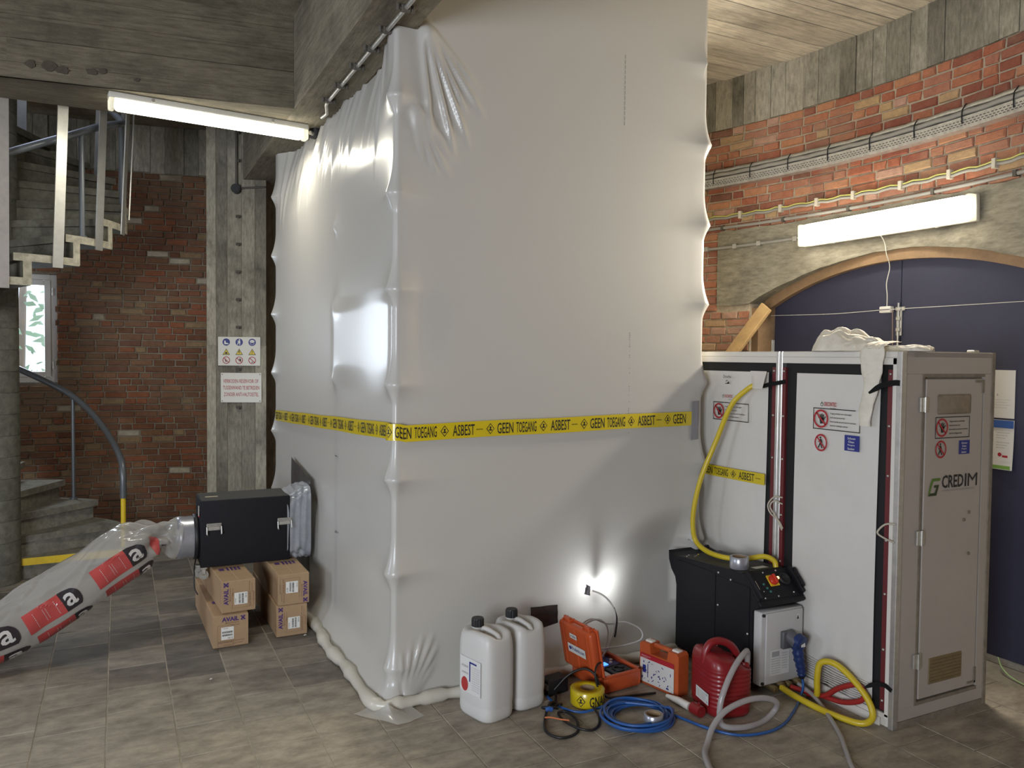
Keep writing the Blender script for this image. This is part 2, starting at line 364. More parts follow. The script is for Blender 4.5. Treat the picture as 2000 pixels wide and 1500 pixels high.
def cyl_pt(th, z, R): return (CU+R*cos(th), CV+R*sin(th), z)
def arc(mb, t0, t1, z0, z1, R0, R1, n=None):
    """solid piece of ring; t in degrees"""
    t0, t1 = rad(t0), rad(t1); n = n or max(2, int((t1-t0)/rad(2.5)))
    vs = []; fs = []
    for i in range(n+1):
        t = t0+(t1-t0)*i/n
        vs += [cyl_pt(t, z0, R0), cyl_pt(t, z1, R0), cyl_pt(t, z0, R1), cyl_pt(t, z1, R1)]
    for i in range(n):
        a, b = 4*i, 4*i+4
        fs += [(a, a+1, b+1, b), (a+2, b+2, b+3, a+3), (a+1, a+3, b+3, b+1), (a, b, b+2, a+2)]
    fs += [(0, 2, 3, 1), (4*n, 4*n+1, 4*n+3, 4*n+2)]
    return mb.add(vs, fs)
def arc_uv(o):
    me = o.data; uvl = me.uv_layers.new(name='UVMap')
    for lp in me.loops:
        v = me.vertices[lp.vertex_index].co; t = atan2(v.y-CV, v.x-CU)
        if t < -.6: t += 2*pi
        uvl.data[lp.index].uv = (t*RW, v.z)

# walls: openings are real holes with reveals
R1 = RW+.32
wr = MB(); arc(wr, 13.3, 40, 0, ZB, RW+.006, R1); arc(wr, -40, -13.3, 0, ZB, RW+.006, R1); arc(wr, -13.3, 13.3, 2.66, ZB, RW+.006, R1)
wall_right = struct(wr.build('wall_right', m_mortar))
W1 = (88.95, 95.6)          # window_1 behind the stair
wl = MB(); arc(wl, 62, W1[0], 0, 3.42, RW+.006, R1); arc(wl, W1[1], 112, 0, 3.42, RW+.006, R1); arc(wl, *W1, 0, 1.42, RW+.006, R1); arc(wl, *W1, 2.42, 3.42, RW+.006, R1)
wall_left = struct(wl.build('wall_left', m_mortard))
wb = MB()
arc(wb, 40, 62, 0, ZC, RW+.01, R1); arc(wb, 112, 165, 0, ZC, RW+.01, R1)
for a, b in ((165, 183), (226, 254)): arc(wb, a, b, 0, .9 if a < 200 else .5, RW+.01, R1); arc(wb, a, b, 2.55, ZC, RW+.01, R1)
arc(wb, 183, 226, 0, ZC, RW+.01, R1); arc(wb, 254, 320, 0, ZC, RW+.01, R1)
o = struct(wb.build('wall_back', m_bw)); arc_uv(o)

def brick_mesh(L, seed, mat):
    r = random.Random(seed); h, d, c = .0505, .05, .006
    def j(a): return r.uniform(-a, a)
    rings = []
    for y, ins in ((-.045, 0), (0., .0), (.007, c)):
        rings.append([(x*(L/2-ins)+j(.004), y+j(.002) if y >= 0 else y, z*(h/2-ins*.8)+j(.0028)) for x, z in ((-1, -1), (1, -1), (1, 1), (-1, 1))])
    vs = [p for q in rings for p in q]; fs = [(8, 9, 10, 11)]
    for k in (0, 4): fs += [(k+i, k+(i+1) % 4, k+4+(i+1) % 4, k+4+i) for i in range(4)]
    mb = MB(); mb.add(vs, fs); return mb
def lay_bricks(wall, rows, mat, mat_s, want, key, seed):
    r = random.Random(seed); pool = {}
    for L in (.185, .19, .088, .13):
        pool[L] = [(lambda q: (q, q.mesh('brick', mat)))(brick_mesh(L, seed+i+int(L*1000), mat)) for i in range(5)]
    out = []
    for z, segs in rows:
        for t0, t1, c0, c1 in segs(z):                   # c0 / c1: the end is cut clean
            s = rad(t0)*RW-(0 if c0 else r.uniform(0, .19)); e = rad(t1)*RW
            while s < e:
                L = r.choice((.185, .19, .185, .088, .088, .13)); k = 1
                if c1 and s+L > e: k = max(.15, (e-s)/L)
                th = (s+L*k/2)/RW
                out.append((key(th, z), th, z+r.uniform(-.002, .002), L, r.randrange(5), r.uniform(-.004, .003), r.uniform(-.012, .012), k))
                s += L*k+.0125
    out.sort(key=lambda q: q[0])
    stuff = MB()
    for i, (k, th, z, L, n, dep, tw, sx) in enumerate(out):
        mt = Matrix.Translation(cyl_pt(th, z, RW+dep)) @ Matrix.Rotation(th+pi/2, 4, 'Z') @ Matrix.Rotation(tw, 4, 'Y') @ Matrix.Scale(sx, 4, (1, 0, 0))
        if i < want:
            b = bpy.data.objects.new('brick', pool[L][n][1]); COL.objects.link(b); b.parent = wall; b.matrix_local = mt
        else:
            q = pool[L][n][0]; stuff.add([mt @ Vector(v) for v in q.v], q.f)
    if stuff.v: tag(stuff.build('brickwork', mat_s, wall), kind='stuff')
ROW = .0612
def seg_r(z):
    if z > 2.71: return [(-13.5, 19.6, 0, 0)]
    if z > 2.09: return [(16.6, 19.6, 1, 0)]
    return [(13.35, 19.6, 1, 0)]
rows = [(ZB-.028-i*ROW, seg_r) for i in range(0, 30)]
lay_bricks(wall_right, rows, m_brick, m_brick_s, 300, lambda th, z: th*2.2-z*.25, 3)
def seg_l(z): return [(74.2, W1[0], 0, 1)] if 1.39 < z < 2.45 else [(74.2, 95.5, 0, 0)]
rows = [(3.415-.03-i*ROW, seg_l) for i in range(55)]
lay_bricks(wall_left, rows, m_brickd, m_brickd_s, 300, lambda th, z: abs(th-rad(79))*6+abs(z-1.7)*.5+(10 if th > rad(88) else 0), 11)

# cast concrete band above the brickwork, imprint of each formwork board a panel
def band(name, z0, t0, t1, v0, v1, wmat, seed):
    mb = MB(); arc(mb, t0, t1, z0, ZC, RW+.004, R1); o = struct(mb.build(name, m_conc))
    r = random.Random(seed); t = v0
    while t < v1:
        wd = r.choice((.1, .12, .13, .15, .17, .11)); p = MB(); dt = math.degrees(wd/RW)
        arc(p, t+.02, t+dt-.02, z0+r.uniform(-.006, .004), ZC-.002, RW-r.uniform(.004, .016), RW+.03, n=2)
        p.build('panel', wmat, o); t += dt
    return o
band('trim_1', ZB, -40, 40, -14, 22, m_conc_v, 5)
band('trim_2', 3.42, 62, 112, 73, 96, m_conc_v, 6)

# floor: bedding plus single tiles
fb = MB(); fb.lathe([(0.001, -.2), (5.3, -.2), (5.3, -.0028), (0.001, -.0028)], (CU, CV, 0), 48)
m_bed = pm('tile_joint', (.44, .40, .33), .95, var=.3, vscale=10)
floor_o = struct(fb.build('floor', m_bed))
def tile_mat():
    m = bpy.data.materials.new('stone_tile'); m.use_nodes = True; nt = m.node_tree; L = nt.links.new
    b = nt.nodes['Principled BSDF']; b.inputs['Specular IOR Level'].default_value = .4
    ge = nn(nt, 'ShaderNodeNewGeometry'); oi = nn(nt, 'ShaderNodeObjectInfo')
    n1 = nn(nt, 'ShaderNodeTexNoise'); n1.inputs['Scale'].default_value = .75; n1.inputs['Detail'].default_value = 9; n1.inputs['Roughness'].default_value = .62; L(ge.outputs['Position'], n1.inputs['Vector'])
    mp = nn(nt, 'ShaderNodeMapping'); mp.inputs['Scale'].default_value = (3.5, 6.5, 4); L(ge.outputs['Position'], mp.inputs[0])
    n2 = nn(nt, 'ShaderNodeTexNoise'); n2.inputs['Scale'].default_value = 1.6; n2.inputs['Detail'].default_value = 9; n2.inputs['Roughness'].default_value = .7; L(mp.outputs[0], n2.inputs['Vector'])
    cr = nn(nt, 'ShaderNodeValToRGB'); cr.color_ramp.elements[0].color = (.125, .112, .094, 1); cr.color_ramp.elements[1].color = (.25, .222, .18, 1); L(oi.outputs['Random'], cr.inputs[0])
    # light worn blotches; tiles grow lighter towards the front
    sx = nn(nt, 'ShaderNodeSeparateXYZ'); L(ge.outputs['Position'], sx.inputs[0])
    md = nn(nt, 'ShaderNodeMath', operation='MULTIPLY_ADD'); md.inputs[1].default_value = .42; L(sx.outputs[0], md.inputs[0]); L(sx.outputs[1], md.inputs[2])
    d1 = nn(nt, 'ShaderNodeMapRange'); d1.inputs[1].default_value = 4.9; d1.inputs[2].default_value = 3.9; d1.inputs[3].default_value = 0; d1.inputs[4].default_value = .55; L(md.outputs[0], d1.inputs[0])
    d2 = nn(nt, 'ShaderNodeMath', operation='ADD'); L(d1.outputs[0], d2.inputs[0]); L(n1.outputs[0], d2.inputs[1])
    d3 = nn(nt, 'ShaderNodeMapRange'); d3.inputs[1].default_value = .62; d3.inputs[2].default_value = .95; d3.inputs[4].default_value = .9; L(d2.outputs[0], d3.inputs[0])
    mx = nn(nt, 'ShaderNodeMix', data_type='RGBA'); L(d3.outputs[0], mx.inputs[0]); L(cr.outputs[0], mx.inputs[6]); mx.inputs[7].default_value = (.36, .315, .25, 1)
    mr = nn(nt, 'ShaderNodeMapRange'); mr.inputs[1].default_value = .28; mr.inputs[2].default_value = .72; mr.inputs[3].default_value = .5; mr.inputs[4].default_value = 1.5; L(n2.outputs[0], mr.inputs[0])
    hs = nn(nt, 'ShaderNodeHueSaturation'); L(mx.outputs[2], hs.inputs['Color']); L(mr.outputs[0], hs.inputs['Value']); L(hs.outputs[0], b.inputs['Base Color'])
    rr = nn(nt, 'ShaderNodeMapRange'); rr.inputs[3].default_value = .5; rr.inputs[4].default_value = .85; L(n2.outputs[0], rr.inputs[0]); L(rr.outputs[0], b.inputs['Roughness'])
    bp = nn(nt, 'ShaderNodeBump'); bp.inputs['Strength'].default_value = .4; bp.inputs['Distance'].default_value = .006; L(n2.outputs[0], bp.inputs['Height']); L(bp.outputs[0], b.inputs['Normal'])
    return m
m_tile = tile_mat()
r = random.Random(21); TW, TL = .2835, .29
tiles = []
for i in range(-16, 18):
    u0 = .222+i*TW; off = r.uniform(0, TL)
    for j in range(0, 32):
        v0 = -.3+off+j*TL; uc, vc = u0+TW/2, v0+TL/2
        d = sqrt((uc-CU)**2+(vc-CV)**2)
        if d > 4.85: continue
        dep = uc*.446+vc*.895; px = 1000+1540*(uc*.895-vc*.446)/max(dep, .1); py = 697+1540*1.7/max(dep, .1)
        hid = 1.25 < uc < 3.0 and 3.85 < vc < 6.4
        ok = dep > 1 and -60 < px < 2060 and py < 1570 and not hid
        tiles.append((0 if ok else 1, dep, u0, v0))
tiles.sort(); stuff = MB(); tm = []
for q in range(6):
    g = .0026; mb = MB(); jr = lambda: r.uniform(-.0010, .0010); c = .0022
    b_ = [(-TW/2+g, -TL/2+g), (TW/2-g, -TL/2+g), (TW/2-g, TL/2-g), (-TW/2+g, TL/2-g)]
    vs = [(x, y, -.012) for x, y in b_]+[(x, y, -.004) for x, y in b_]+[(x*(1-c*6), y*(1-c*6), jr()*.5) for x, y in b_]
    mb.add(vs, [(8, 9, 10, 11)]+[(k+i, k+(i+1) % 4, k+4+(i+1) % 4, k+4+i) for k in (0, 4) for i in range(4)]); tm.append((mb, mb.mesh('tile', m_tile)))
cnt = 0
for bad, dep, u0, v0 in tiles:
    mb, me = tm[r.randrange(6)]; loc = (u0+TW/2, v0+TL/2, r.uniform(-.0012, .0008))
    if not bad and cnt < 300:
        t = bpy.data.objects.new('tile', me); COL.objects.link(t); t.parent = floor_o; t.location = loc; cnt += 1
    else: stuff.add([(x+loc[0], y+loc[1], z+loc[2]) for x, y, z in mb.v], mb.f)
tag(stuff.build('tile_field', m_tile, floor_o), kind='stuff')

# ceiling slab with a stairwell opening, board imprints as panels
H = (-1.85, .12, 5.9, 7.85)
cb = MB(); X0, X1, Y0, Y1 = -6, 5, -2.2, 9
cb.bx((X0, Y0, ZC), (X1, H[2], ZC+.25)).bx((X0, H[3], ZC), (X1, Y1, ZC+.25)).bx((X0, H[2], ZC), (H[0], H[3], ZC+.25)).bx((H[1], H[2], ZC), (X1, H[3], ZC+.25))
ceiling = struct(cb.build('ceiling', m_conc))
r = random.Random(9); v = 1.9
while v < 6.3:
    wd = r.choice((.11, .13, .15, .17)); p = MB(); ue = min(4.45, CU+sqrt(max(.1, 25-(v-CV)**2))+.02)
    p.bx((1.31, v+.003, ZC-r.uniform(.003, .014)), (ue, v+wd-.003, ZC+.02)); p.build('panel', m_conc_u, ceiling); v += wd
sh = MB(); sh.bx((H[0]-.2, H[2]-.2, ZC+.25), (H[0], H[3]+.2, 5.6)).bx((H[1], H[2]-.2, ZC+.25), (H[1]+.2, H[3]+.2, 5.6)).bx((H[0], H[2]-.2, ZC+.25), (H[1], H[2], 5.6)).bx((H[0], H[3], ZC+.25), (H[1], H[3]+.2, 5.6)).bx((H[0]-.2, H[2]-.2, 5.6), (H[1]+.2, H[3]+.2, 5.75))
struct(sh.build('wall_upper', m_conc))
area_light('daylight_upper_floor', (-.9, 7.0, 5.3), (-.8, 6.7, 3), .9, .9, 22, (.7, .78, 1))

# beams and column
bm_ = MB(); bm_.rbx((1.015, -1.2, 3.28), (1.298, 7.9, ZC+.01), .006, 1)
main_beam = struct(bm_.build('beam', m_conc_beam))
cbm = MB(); cbm.prism([(1.02, 5.216), (1.02, 5.86), (-4.4, 5.86), (-4.4, 5.92)], 2, 3.28, ZC+.01)
cross = struct(cbm.build('cross_beam', m_conc_cross))
r = random.Random(4)    # each formwork board of the beam face leaves its own proud strip
fd = Vector((-1.6, .2117, 0)).normalized(); nrm = Vector((-fd.y, fd.x, 0)); nrm = nrm if nrm.y < 0 else -nrm
z = 3.285
for hgt in (.10, .125, .115, .13, .105):
    pr = r.uniform(.002, .012); p = MB(); a = Vector((1.014, 5.216, 0)); b = a+fd*4.2
    vs = []
    for q in (a, b):
        for off in (-.02, pr):
            for zz in (z+.002, z+hgt-.003): vs.append((q.x+nrm.x*off, q.y+nrm.y*off, zz))
    p.add(vs, [(0, 1, 3, 2), (4, 6, 7, 5), (0, 4, 5, 1), (2, 3, 7, 6), (0, 2, 6, 4), (1, 5, 7, 3)])
    p.build('panel', m_conc_cross, cross); z += hgt
# flakes of render lost from the cross beam
m_peel = pm('bare_patch', (.075, .062, .045), .95, var=.3, vscale=40)
rp = random.Random(77)
PEEL = ((1.481, 3.371, .065, .05), (1.385, 3.372, .095, .058), (1.318, 3.357, .085, .045), (1.162, 3.367, .075, .042), (1.105, 3.378, .05, .034), (.919, 3.349, .04, .026))
for s_, z_, w_, h_ in PEEL:
    ps = MB(); c_ = Vector((1.02, 5.216, z_))+fd*s_; K = 14
    pts_ = [c_+fd*(w_/2*rp.uniform(.7, 1.1)*cos(2*pi*i/K))+Vector((0, 0, h_/2*rp.uniform(.7, 1.1)*sin(2*pi*i/K))) for i in range(K)]
    ps.add([p_+nrm*.0135 for p_ in pts_]+[p_+nrm*.001 for p_ in pts_], [tuple(range(K))]+[(i, (i+1) % K, K+(i+1) % K, K+i) for i in range(K)]); ps.build('bare_patch', m_peel, cross)
# column set square to the round wall
ca = rad(-20.9); ce = Vector((cos(ca), sin(ca), 0)); cn = Vector((-ce.y, ce.x, 0)); CO = Vector((.712, 7.65, 0))
def colpt(a, d, z): p = CO+ce*a+cn*d; return (p.x, p.y, z)
cm = MB(); cm.add([colpt(a, d, z) for z in (0, ZC) for a, d in ((.004, .006), (.526, .006), (.526, 1.25), (.004, 1.25))], [(0, 3, 2, 1), (4, 5, 6, 7), (0, 1, 5, 4), (1, 2, 6, 5), (2, 3, 7, 6), (3, 0, 4, 7)])
column = struct(cm.build('column', m_conc))
a = 0; r = random.Random(12)
for wd in (.085, .10, .125, .12, .10):
    p = MB(); d = r.uniform(-.004, .004)
    for z0, z1 in ((0, 1.78), (1.782, ZC-.001)):
        q = MB(); q.add([colpt(x, y, z) for z in (z0, z1) for x, y in ((a+.002, d), (a+wd-.002, d), (a+wd-.002, .02), (a+.002, .02))], [(0, 3, 2, 1), (4, 5, 6, 7), (0, 1, 5, 4), (1, 2, 6, 5), (2, 3, 7, 6), (3, 0, 4, 7)])
        q.build('panel', m_conc_v, column)
    a += wd

# lintel over the door: cast block with an arched underside
def arch_z(v, apex, half, spring):
    rise = apex-spring; R = (half*half+rise*rise)/(2*rise); return apex-R+sqrt(max(0, R*R-(v-3.4)**2))
lm = MB(); N = 40; rr = random.Random(2)
ring = []
for i in range(N+1):
    v = 1.98+(4.822-1.98)*i/N; th = math.asin((v-CV)/RW)
    zl = arch_z(v, 2.405, 1.16, 2.115)+rr.uniform(-.006, .004) if abs(v-3.4) < 1.16 else 2.115+rr.uniform(-.006, .006)
    zt = 2.69+rr.uniform(-.008, .008)
    ring.append([cyl_pt(th, zl, RW-.014), cyl_pt(th, zt, RW-.014), cyl_pt(th, zt, R1), cyl_pt(th, zl, R1)])
lm.add([p for q in ring for p in q], [(4*i+k, 4*i+(k+1) % 4, 4*i+4+(k+1) % 4, 4*i+4+k) for i in range(N) for k in range(4)]+[(0, 1, 2, 3), (4*N, 4*N+3, 4*N+2, 4*N+1)])
struct(lm.build('lintel', m_conc_lint))

# double door: dark blue leaves in a brown wooden frame
m_blue = pm('door_blue', (.032, .034, .068), .55, var=.12, vscale=3, bump=.15, bscale=200)
m_wood = pm('frame_wood', (.30, .19, .10), .65, var=.25, vscale=9, bump=.2, bscale=90)
m_galv = pm('galvanised', (.55, .54, .50), .42, .8, var=.2, vscale=30)
m_white = pm('white_plastic', (.75, .73, .68), .4)
m_dark = pm('black_plastic', (.012, .012, .014), .5)
DU = 4.455
door = thing('door_1', None, None, (DU, 3.4, 0)); struct(door)
for s in (1, -1):
    lf = MB(); K = 14; pts = [(3.4+s*.003, .03)]+[(3.4+s*(.003+(1.075-.003)*i/K), arch_z(3.4+s*(.003+(1.075-.003)*i/K), 2.36, 1.12, 2.08)) for i in range(K+1)]+[(3.4+s*1.075, .03)]
    lf.prism(pts, 0, DU, DU+.05); lf.build('leaf', m_blue, door)
fr = MB(); K = 30
ri = []
for i in range(K+1):
    v = 3.4-1.15+2.3*i/K; zi = arch_z(v, 2.34, 1.12, 2.07) if abs(v-3.4) < 1.1 else 2.08; zo = arch_z(v, 2.40, 1.19, 2.11)+.02
    ri.append([(DU-.045, v, zi), (DU-.045, v, zo), (DU+.06, v, zo), (DU+.06, v, zi)])
fr.add([p for q in ri for p in q], [(4*i+k, 4*i+(k+1) % 4, 4*i+4+(k+1) % 4, 4*i+4+k) for i in range(K) for k in range(4)]+[(0, 1, 2, 3), (4*K, 4*K+3, 4*K+2, 4*K+1)])
fr.build('arched_frame', m_wood, door)
for a_, b_ in ((4.49, 4.56), (2.24, 2.31)): q = MB(); q.bx((4.30, a_, 0), (DU+.06, b_, 2.09)); q.build('jamb', m_wood, door)
q = MB(); q.bx((DU-.03, 2.31, 0), (DU+.05, 4.49, .028)); q.build('sill', m_galv, door)
q = MB(); q.rbx((DU-.012, 3.385, 1.86), (DU, 3.425, 2.035), .003, 1).rbx((DU-.012, 3.365, 2.02), (DU, 3.435, 2.045), .003, 1)
for z in (1.9, 1.97, 2.03): q.rbx((DU-.024, 3.39, z-.012), (DU-.008, 3.42, z+.012), .003, 1)
dbolt = q.build('bolt', m_galv, door); q = MB(); q.cyl((DU-.016, 3.405, 1.2), (DU-.016, 3.405, 2.07), .007, n=8); q.build('bolt_rod', m_galv, dbolt)
q = MB(); q.rbx((DU-.012, 4.47, 1.74), (DU-.002, 4.49, 1.85), .002, 1).cyl((DU-.016, 4.484, 1.74), (DU-.016, 4.484, 1.85), .007, n=8); q.build('hinge', m_galv, door)

# windows: white frames with glass
m_glass = bpy.data.materials.new('pane_glass'); m_glass.use_nodes = True
_nt = m_glass.node_tree; _b = _nt.nodes['Principled BSDF']; _b.inputs['Roughness'].default_value = .02; _b.inputs['Base Color'].default_value = (.9, .95, 1, 1)
_t = nn(_nt, 'ShaderNodeBsdfTransparent'); _m = nn(_nt, 'ShaderNodeMixShader'); _m.inputs[0].default_value = .93; _nt.links.new(_b.outputs[0], _m.inputs[1]); _nt.links.new(_t.outputs[0], _m.inputs[2]); _nt.links.new(_m.outputs[0], _nt.nodes['Material Output'].inputs[0])
m_frame = pm('window_white', (.62, .60, .56), .45)
def window(name, t0, t1, z0, z1, fw, R):
    tc_ = rad((t0+t1)/2); n_ = Vector((cos(tc_), sin(tc_), 0)); t_ = Vector((-sin(tc_), cos(tc_), 0)); h = RW*rad(t1-t0)/2
    C = Vector((CU, CV, 0))+n_*R; M = Matrix((t_, n_, Vector((0, 0, 1)))).transposed()
    root = thing(name, None, None, C); struct(root)
    def bar(a0, a1, b0, b1, nm='frame', m=m_frame, d=.05, dd=0):
        q = MB(); c = C+t_*((a0+a1)/2)+n_*dd+Vector((0, 0, (b0+b1)/2)); q.rbox(c, (a1-a0, d, b1-b0), .004, 1, M); return q.build(nm, m, root)
    for off, dd in ((0, .0), (fw, -.012)):
        w_ = fw
        bar(-h+off, -h+off+w_, z0+off, z1-off, dd=dd, nm='frame' if off == 0 else 'sash'); bar(h-off-w_, h-off, z0+off, z1-off, dd=dd, nm='frame' if off == 0 else 'sash')
        bar(-h+off+w_, h-off-w_, z0+off, z0+off+w_, dd=dd, nm='frame' if off == 0 else 'sash'); bar(-h+off+w_, h-off-w_, z1-off-w_, z1-off, dd=dd, nm='frame' if off == 0 else 'sash')
    bar(-h+2*fw, h-2*fw, z0+2*fw, z1-2*fw, 'pane', m_glass, .006)
    return root
w1 = window('window_1', *W1, 1.42, 2.42, .052, RW+.09)
for z in (1.58, 2.26):
    q = MB(); p = cyl_pt(rad(89.35), z, RW+.035); q.cyl((p[0], p[1], z-.035), (p[0], p[1], z+.035), .008, n=8); q.build('hinge', m_frame, w1)
window('window_2', 165, 183, .9, 2.55, .06, RW+.12); window('added_rear_window', 226, 254, .5, 2.55, .06, RW+.05)  # the last one is unseen, added behind the camera to carry fill light
# garden tree outside window_1
r = random.Random(31); tr = MB()
for i in range(900):
    c = Vector((-1.0+r.uniform(-1.3, 1.3), 10.4+r.uniform(-.7, .7), 1.9+r.uniform(-1.5, 1.4))); a = Vector((r.uniform(-1, 1), r.uniform(-1, 1), r.uniform(-1, 1))).normalized(); b = a.orthogonal().normalized(); s_ = r.uniform(.05, .1)
    tr.add([c-a*s_, c+b*s_*.45, c+a*s_, c-b*s_*.45], [(0, 1, 2, 3)])
m_leaf = pm('leaf_green', (.42, .62, .36), .6)
tree = thing('garden_tree', 'green leafy tree outside the window behind the spiral stair', 'tree', (-1.0, 10.4, -.6)); tag(tr.build('foliage', m_leaf, tree), kind='stuff')
q = MB(); q.tube([(-1.0, 10.4, -.6), (-1.03, 10.42, 1), (-.95, 10.4, 2.6)], .06, rs=[.09, .07, .03]); q.build('trunk', m_wood, tree)
gq = MB(); gq.bx((-6, 8.8, -.9), (5, 14, -.6)); struct(gq.build('ground', pm('lawn', (.1, .2, .06), .9)))

# ---------------------------------------------------------------- spiral staircase
SX, SY, SR = -.83, 6.85, .9
stair = thing('spiral_staircase', 'grey concrete spiral staircase with steel handrail and upright metal bars', 'staircase', (SX, SY, 0))
def sp(a, R, z): return (SX+R*cos(rad(a)), SY+R*sin(rad(a)), z)
def A(k): return 5+20.2*(k-1)
RISE = .156
def sector(mb, a0, a1, r0, r1, z0, z1, n=5):
    vs = []
    for i in range(n+1):
        a = a0+(a1-a0)*i/n; vs += [sp(a, r0, z0), sp(a, r0, z1), sp(a, r1, z0), sp(a, r1, z1)]
    fs = []
    for i in range(n):
        p, q = 4*i, 4*i+4; fs += [(p, p+1, q+1, q), (p+2, q+2, q+3, p+3), (p+1, p+3, q+3, q+1), (p, q, q+2, p+2)]
    mb.add(vs, fs+[(0, 2, 3, 1), (4*n, 4*n+1, 4*n+3, 4*n+2)])
m_yellow = pm('yellow_paint', (.75, .52, .02), .45, var=.1, vscale=20)
m_rail = pm('grey_painted_steel', (.13, .14, .15), .35, .3)
m_alu = pm('aluminium_bar', (.62, .61, .57), .38, .85, var=.12, vscale=15)
for k in range(1, 28):
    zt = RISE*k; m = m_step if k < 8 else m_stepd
    t = MB(); sector(t, A(k)-3.2, A(k+1)+3.0, .15, SR, zt-.05, zt)
    st = t.build('step', m, stair)
    t = MB(); sector(t, A(k)+.2, A(k)+3.4, .15, SR-.003, zt-RISE-.045 if k > 1 else 0, zt-.048, 2); t.build('riser', m, st)
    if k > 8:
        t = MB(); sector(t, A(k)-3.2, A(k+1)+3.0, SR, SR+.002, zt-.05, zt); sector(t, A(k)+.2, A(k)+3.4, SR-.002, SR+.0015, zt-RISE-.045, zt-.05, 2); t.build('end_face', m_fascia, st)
    if k == 1:
        t = MB(); sector(t, A(k)-3.6, A(k)-2.6, .17, SR+.002, zt-.052, zt+.002, 1); t.build('yellow_nosing', m_yellow, st)
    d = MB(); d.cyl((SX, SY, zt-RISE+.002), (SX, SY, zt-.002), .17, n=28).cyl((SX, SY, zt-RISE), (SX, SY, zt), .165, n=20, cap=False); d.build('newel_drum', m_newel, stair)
    if 13 <= k <= 23:
        a = A(k)+13.3; e = Vector((cos(rad(a)), sin(rad(a)), 0)); tt = Vector((-e.y, e.x, 0)); q = MB()
        z0, z1 = zt-.075, zt+1.75; vs = []
        for z, R in ((z0, SR+.002), (z1, SR+(.15 if k < 16 else .09))):
            for s in (-.034, .034):
                for dr in (0, .008): p = Vector((SX, SY, z))+e*(R+dr)+tt*s; vs.append(p)
        q.add(vs, [(0, 1, 3, 2), (4, 6, 7, 5), (0, 4, 5, 1), (2, 3, 7, 6), (0, 2, 6, 4), (1, 5, 7, 3)]); q.build('upright_bar', m_alu, stair)
def zn(a): return RISE*(1+(a-5)/20.2)
def hl(a): t = max(0, min(1, (a-12)/50)); return .64+.15*t*t*(3-2*t)
def hu(a): t = max(0, min(1, (a-320)/55)); return .67-.11*t*t*(3-2*t)
SH = SR-.04
low = [sp(a, SH, zn(a)+hl(a)) for a in range(16, 128, 6)]
q = MB(); q.tube(smoothpath([sp(7, SH, .55), sp(7, SH, .72), sp(10, SH, .82)]+low, 4), .025, 10); hr = q.build('handrail', m_rail, stair)
q = MB(); q.cyl(sp(7, SH, RISE), sp(7, SH, .70), .019, n=12); q.build('yellow_post', m_yellow, hr)
q = MB(); q.tube(smoothpath([sp(a, SH, zn(a)+hu(a)) for a in range(258, 400, 6)], 3), .026, 10); q.build('handrail', m_rail, stair)
for a, z0, z1 in ((56, RISE*3, zn(56)+hl(56)), (315, RISE*16, zn(315)+hu(315)), (356, RISE*18, zn(356)+hu(356)), (30, RISE*2, zn(30)+.8)):
    q = MB(); q.cyl(sp(a, SH, z0), sp(a, SH, z1), .0155 if a < 90 else .0185, n=10).cyl(sp(a, SR-.04, z0), sp(a, SR-.04, z0+.012), .03, n=12)
    if a == 56: q.cyl(sp(a, SH, z1-.15), sp(a, SH, z1-.142), .0165, n=10)
    if a != 30: q.build('baluster', m_rail, stair)
# ================================================================== LAMPS
m_tube = pm('lit_tube', (1, 1, .95), .4, emit=(1, .96, .82), es=6)
m_tubeR = pm('lit_tube_wall', (1, 1, .95), .4, emit=(1, .93, .78), es=11)
m_lampbody = pm('lamp_housing', (.62, .60, .52), .45)
m_clear = film_mat('clear_cap', (.85, .84, .78), .3, .15, alpha=.45)
def batten(name, label, p0, p1, up, wid, hgt, lit, group=None):
    """closed fluorescent fitting between p0 and p1; up = direction towards the surface it hangs on"""
    p0, p1 = Vector(p0), Vector(p1); ax = (p1-p0); Ln = ax.length; ax.normalize(); up = Vector(up).normalized(); sd = ax.cross(up).normalized()
    M = Matrix((ax, sd, up)).transposed(); c = (p0+p1)/2; root = thing(name, label, 'lamp', c)
    q = MB(); q.rbox(c+up*(hgt*.32), (Ln, wid, hgt*.36), .008, 2, M); q.build('housing', m_lampbody, root)
    q = MB(); q.rbox(c-up*(hgt*.14), (Ln-.07, wid*.94, hgt*.62), min(wid, hgt)*.27, 3, M); q.build('diffuser', lit, root)
    for s in (-1, 1):
        q = MB(); q.rbox(c-up*(hgt*.12)+ax*s*(Ln/2-.018), (.034, wid*.97, hgt*.66), .01, 2, M); q.build('end_cap', m_clear, root)
        q = MB(); q.rbox(c+up*(hgt*.32)+ax*s*(Ln*.3), (.02, wid+.008, hgt*.2), .003, 1, M); q.build('clip', m_galv, root)
    return root
lampL = batten('fluorescent_lamp', 'lit fluorescent tube lamp under the concrete beam beside the stair', (-.05, 5.42, 3.225), (1.17, 5.55, 3.225), (0, 0, 1), .085, .11, m_tube)
lampR = batten('fluorescent_lamp', 'lit twin tube lamp fixed to the lintel above the blue door', (4.275, 4.06, 2.565), (4.285, 2.82, 2.565), (1, 0, .05), .155, .1, m_tubeR)
for nm, v_ in (('lamp_bracket', 3.1), ('lamp_bracket', 3.8)):
    q = MB(); q.bx((4.31, v_-.02, 2.53), (4.392, v_+.02, 2.6)); q.build(nm, m_lampbody, lampR)
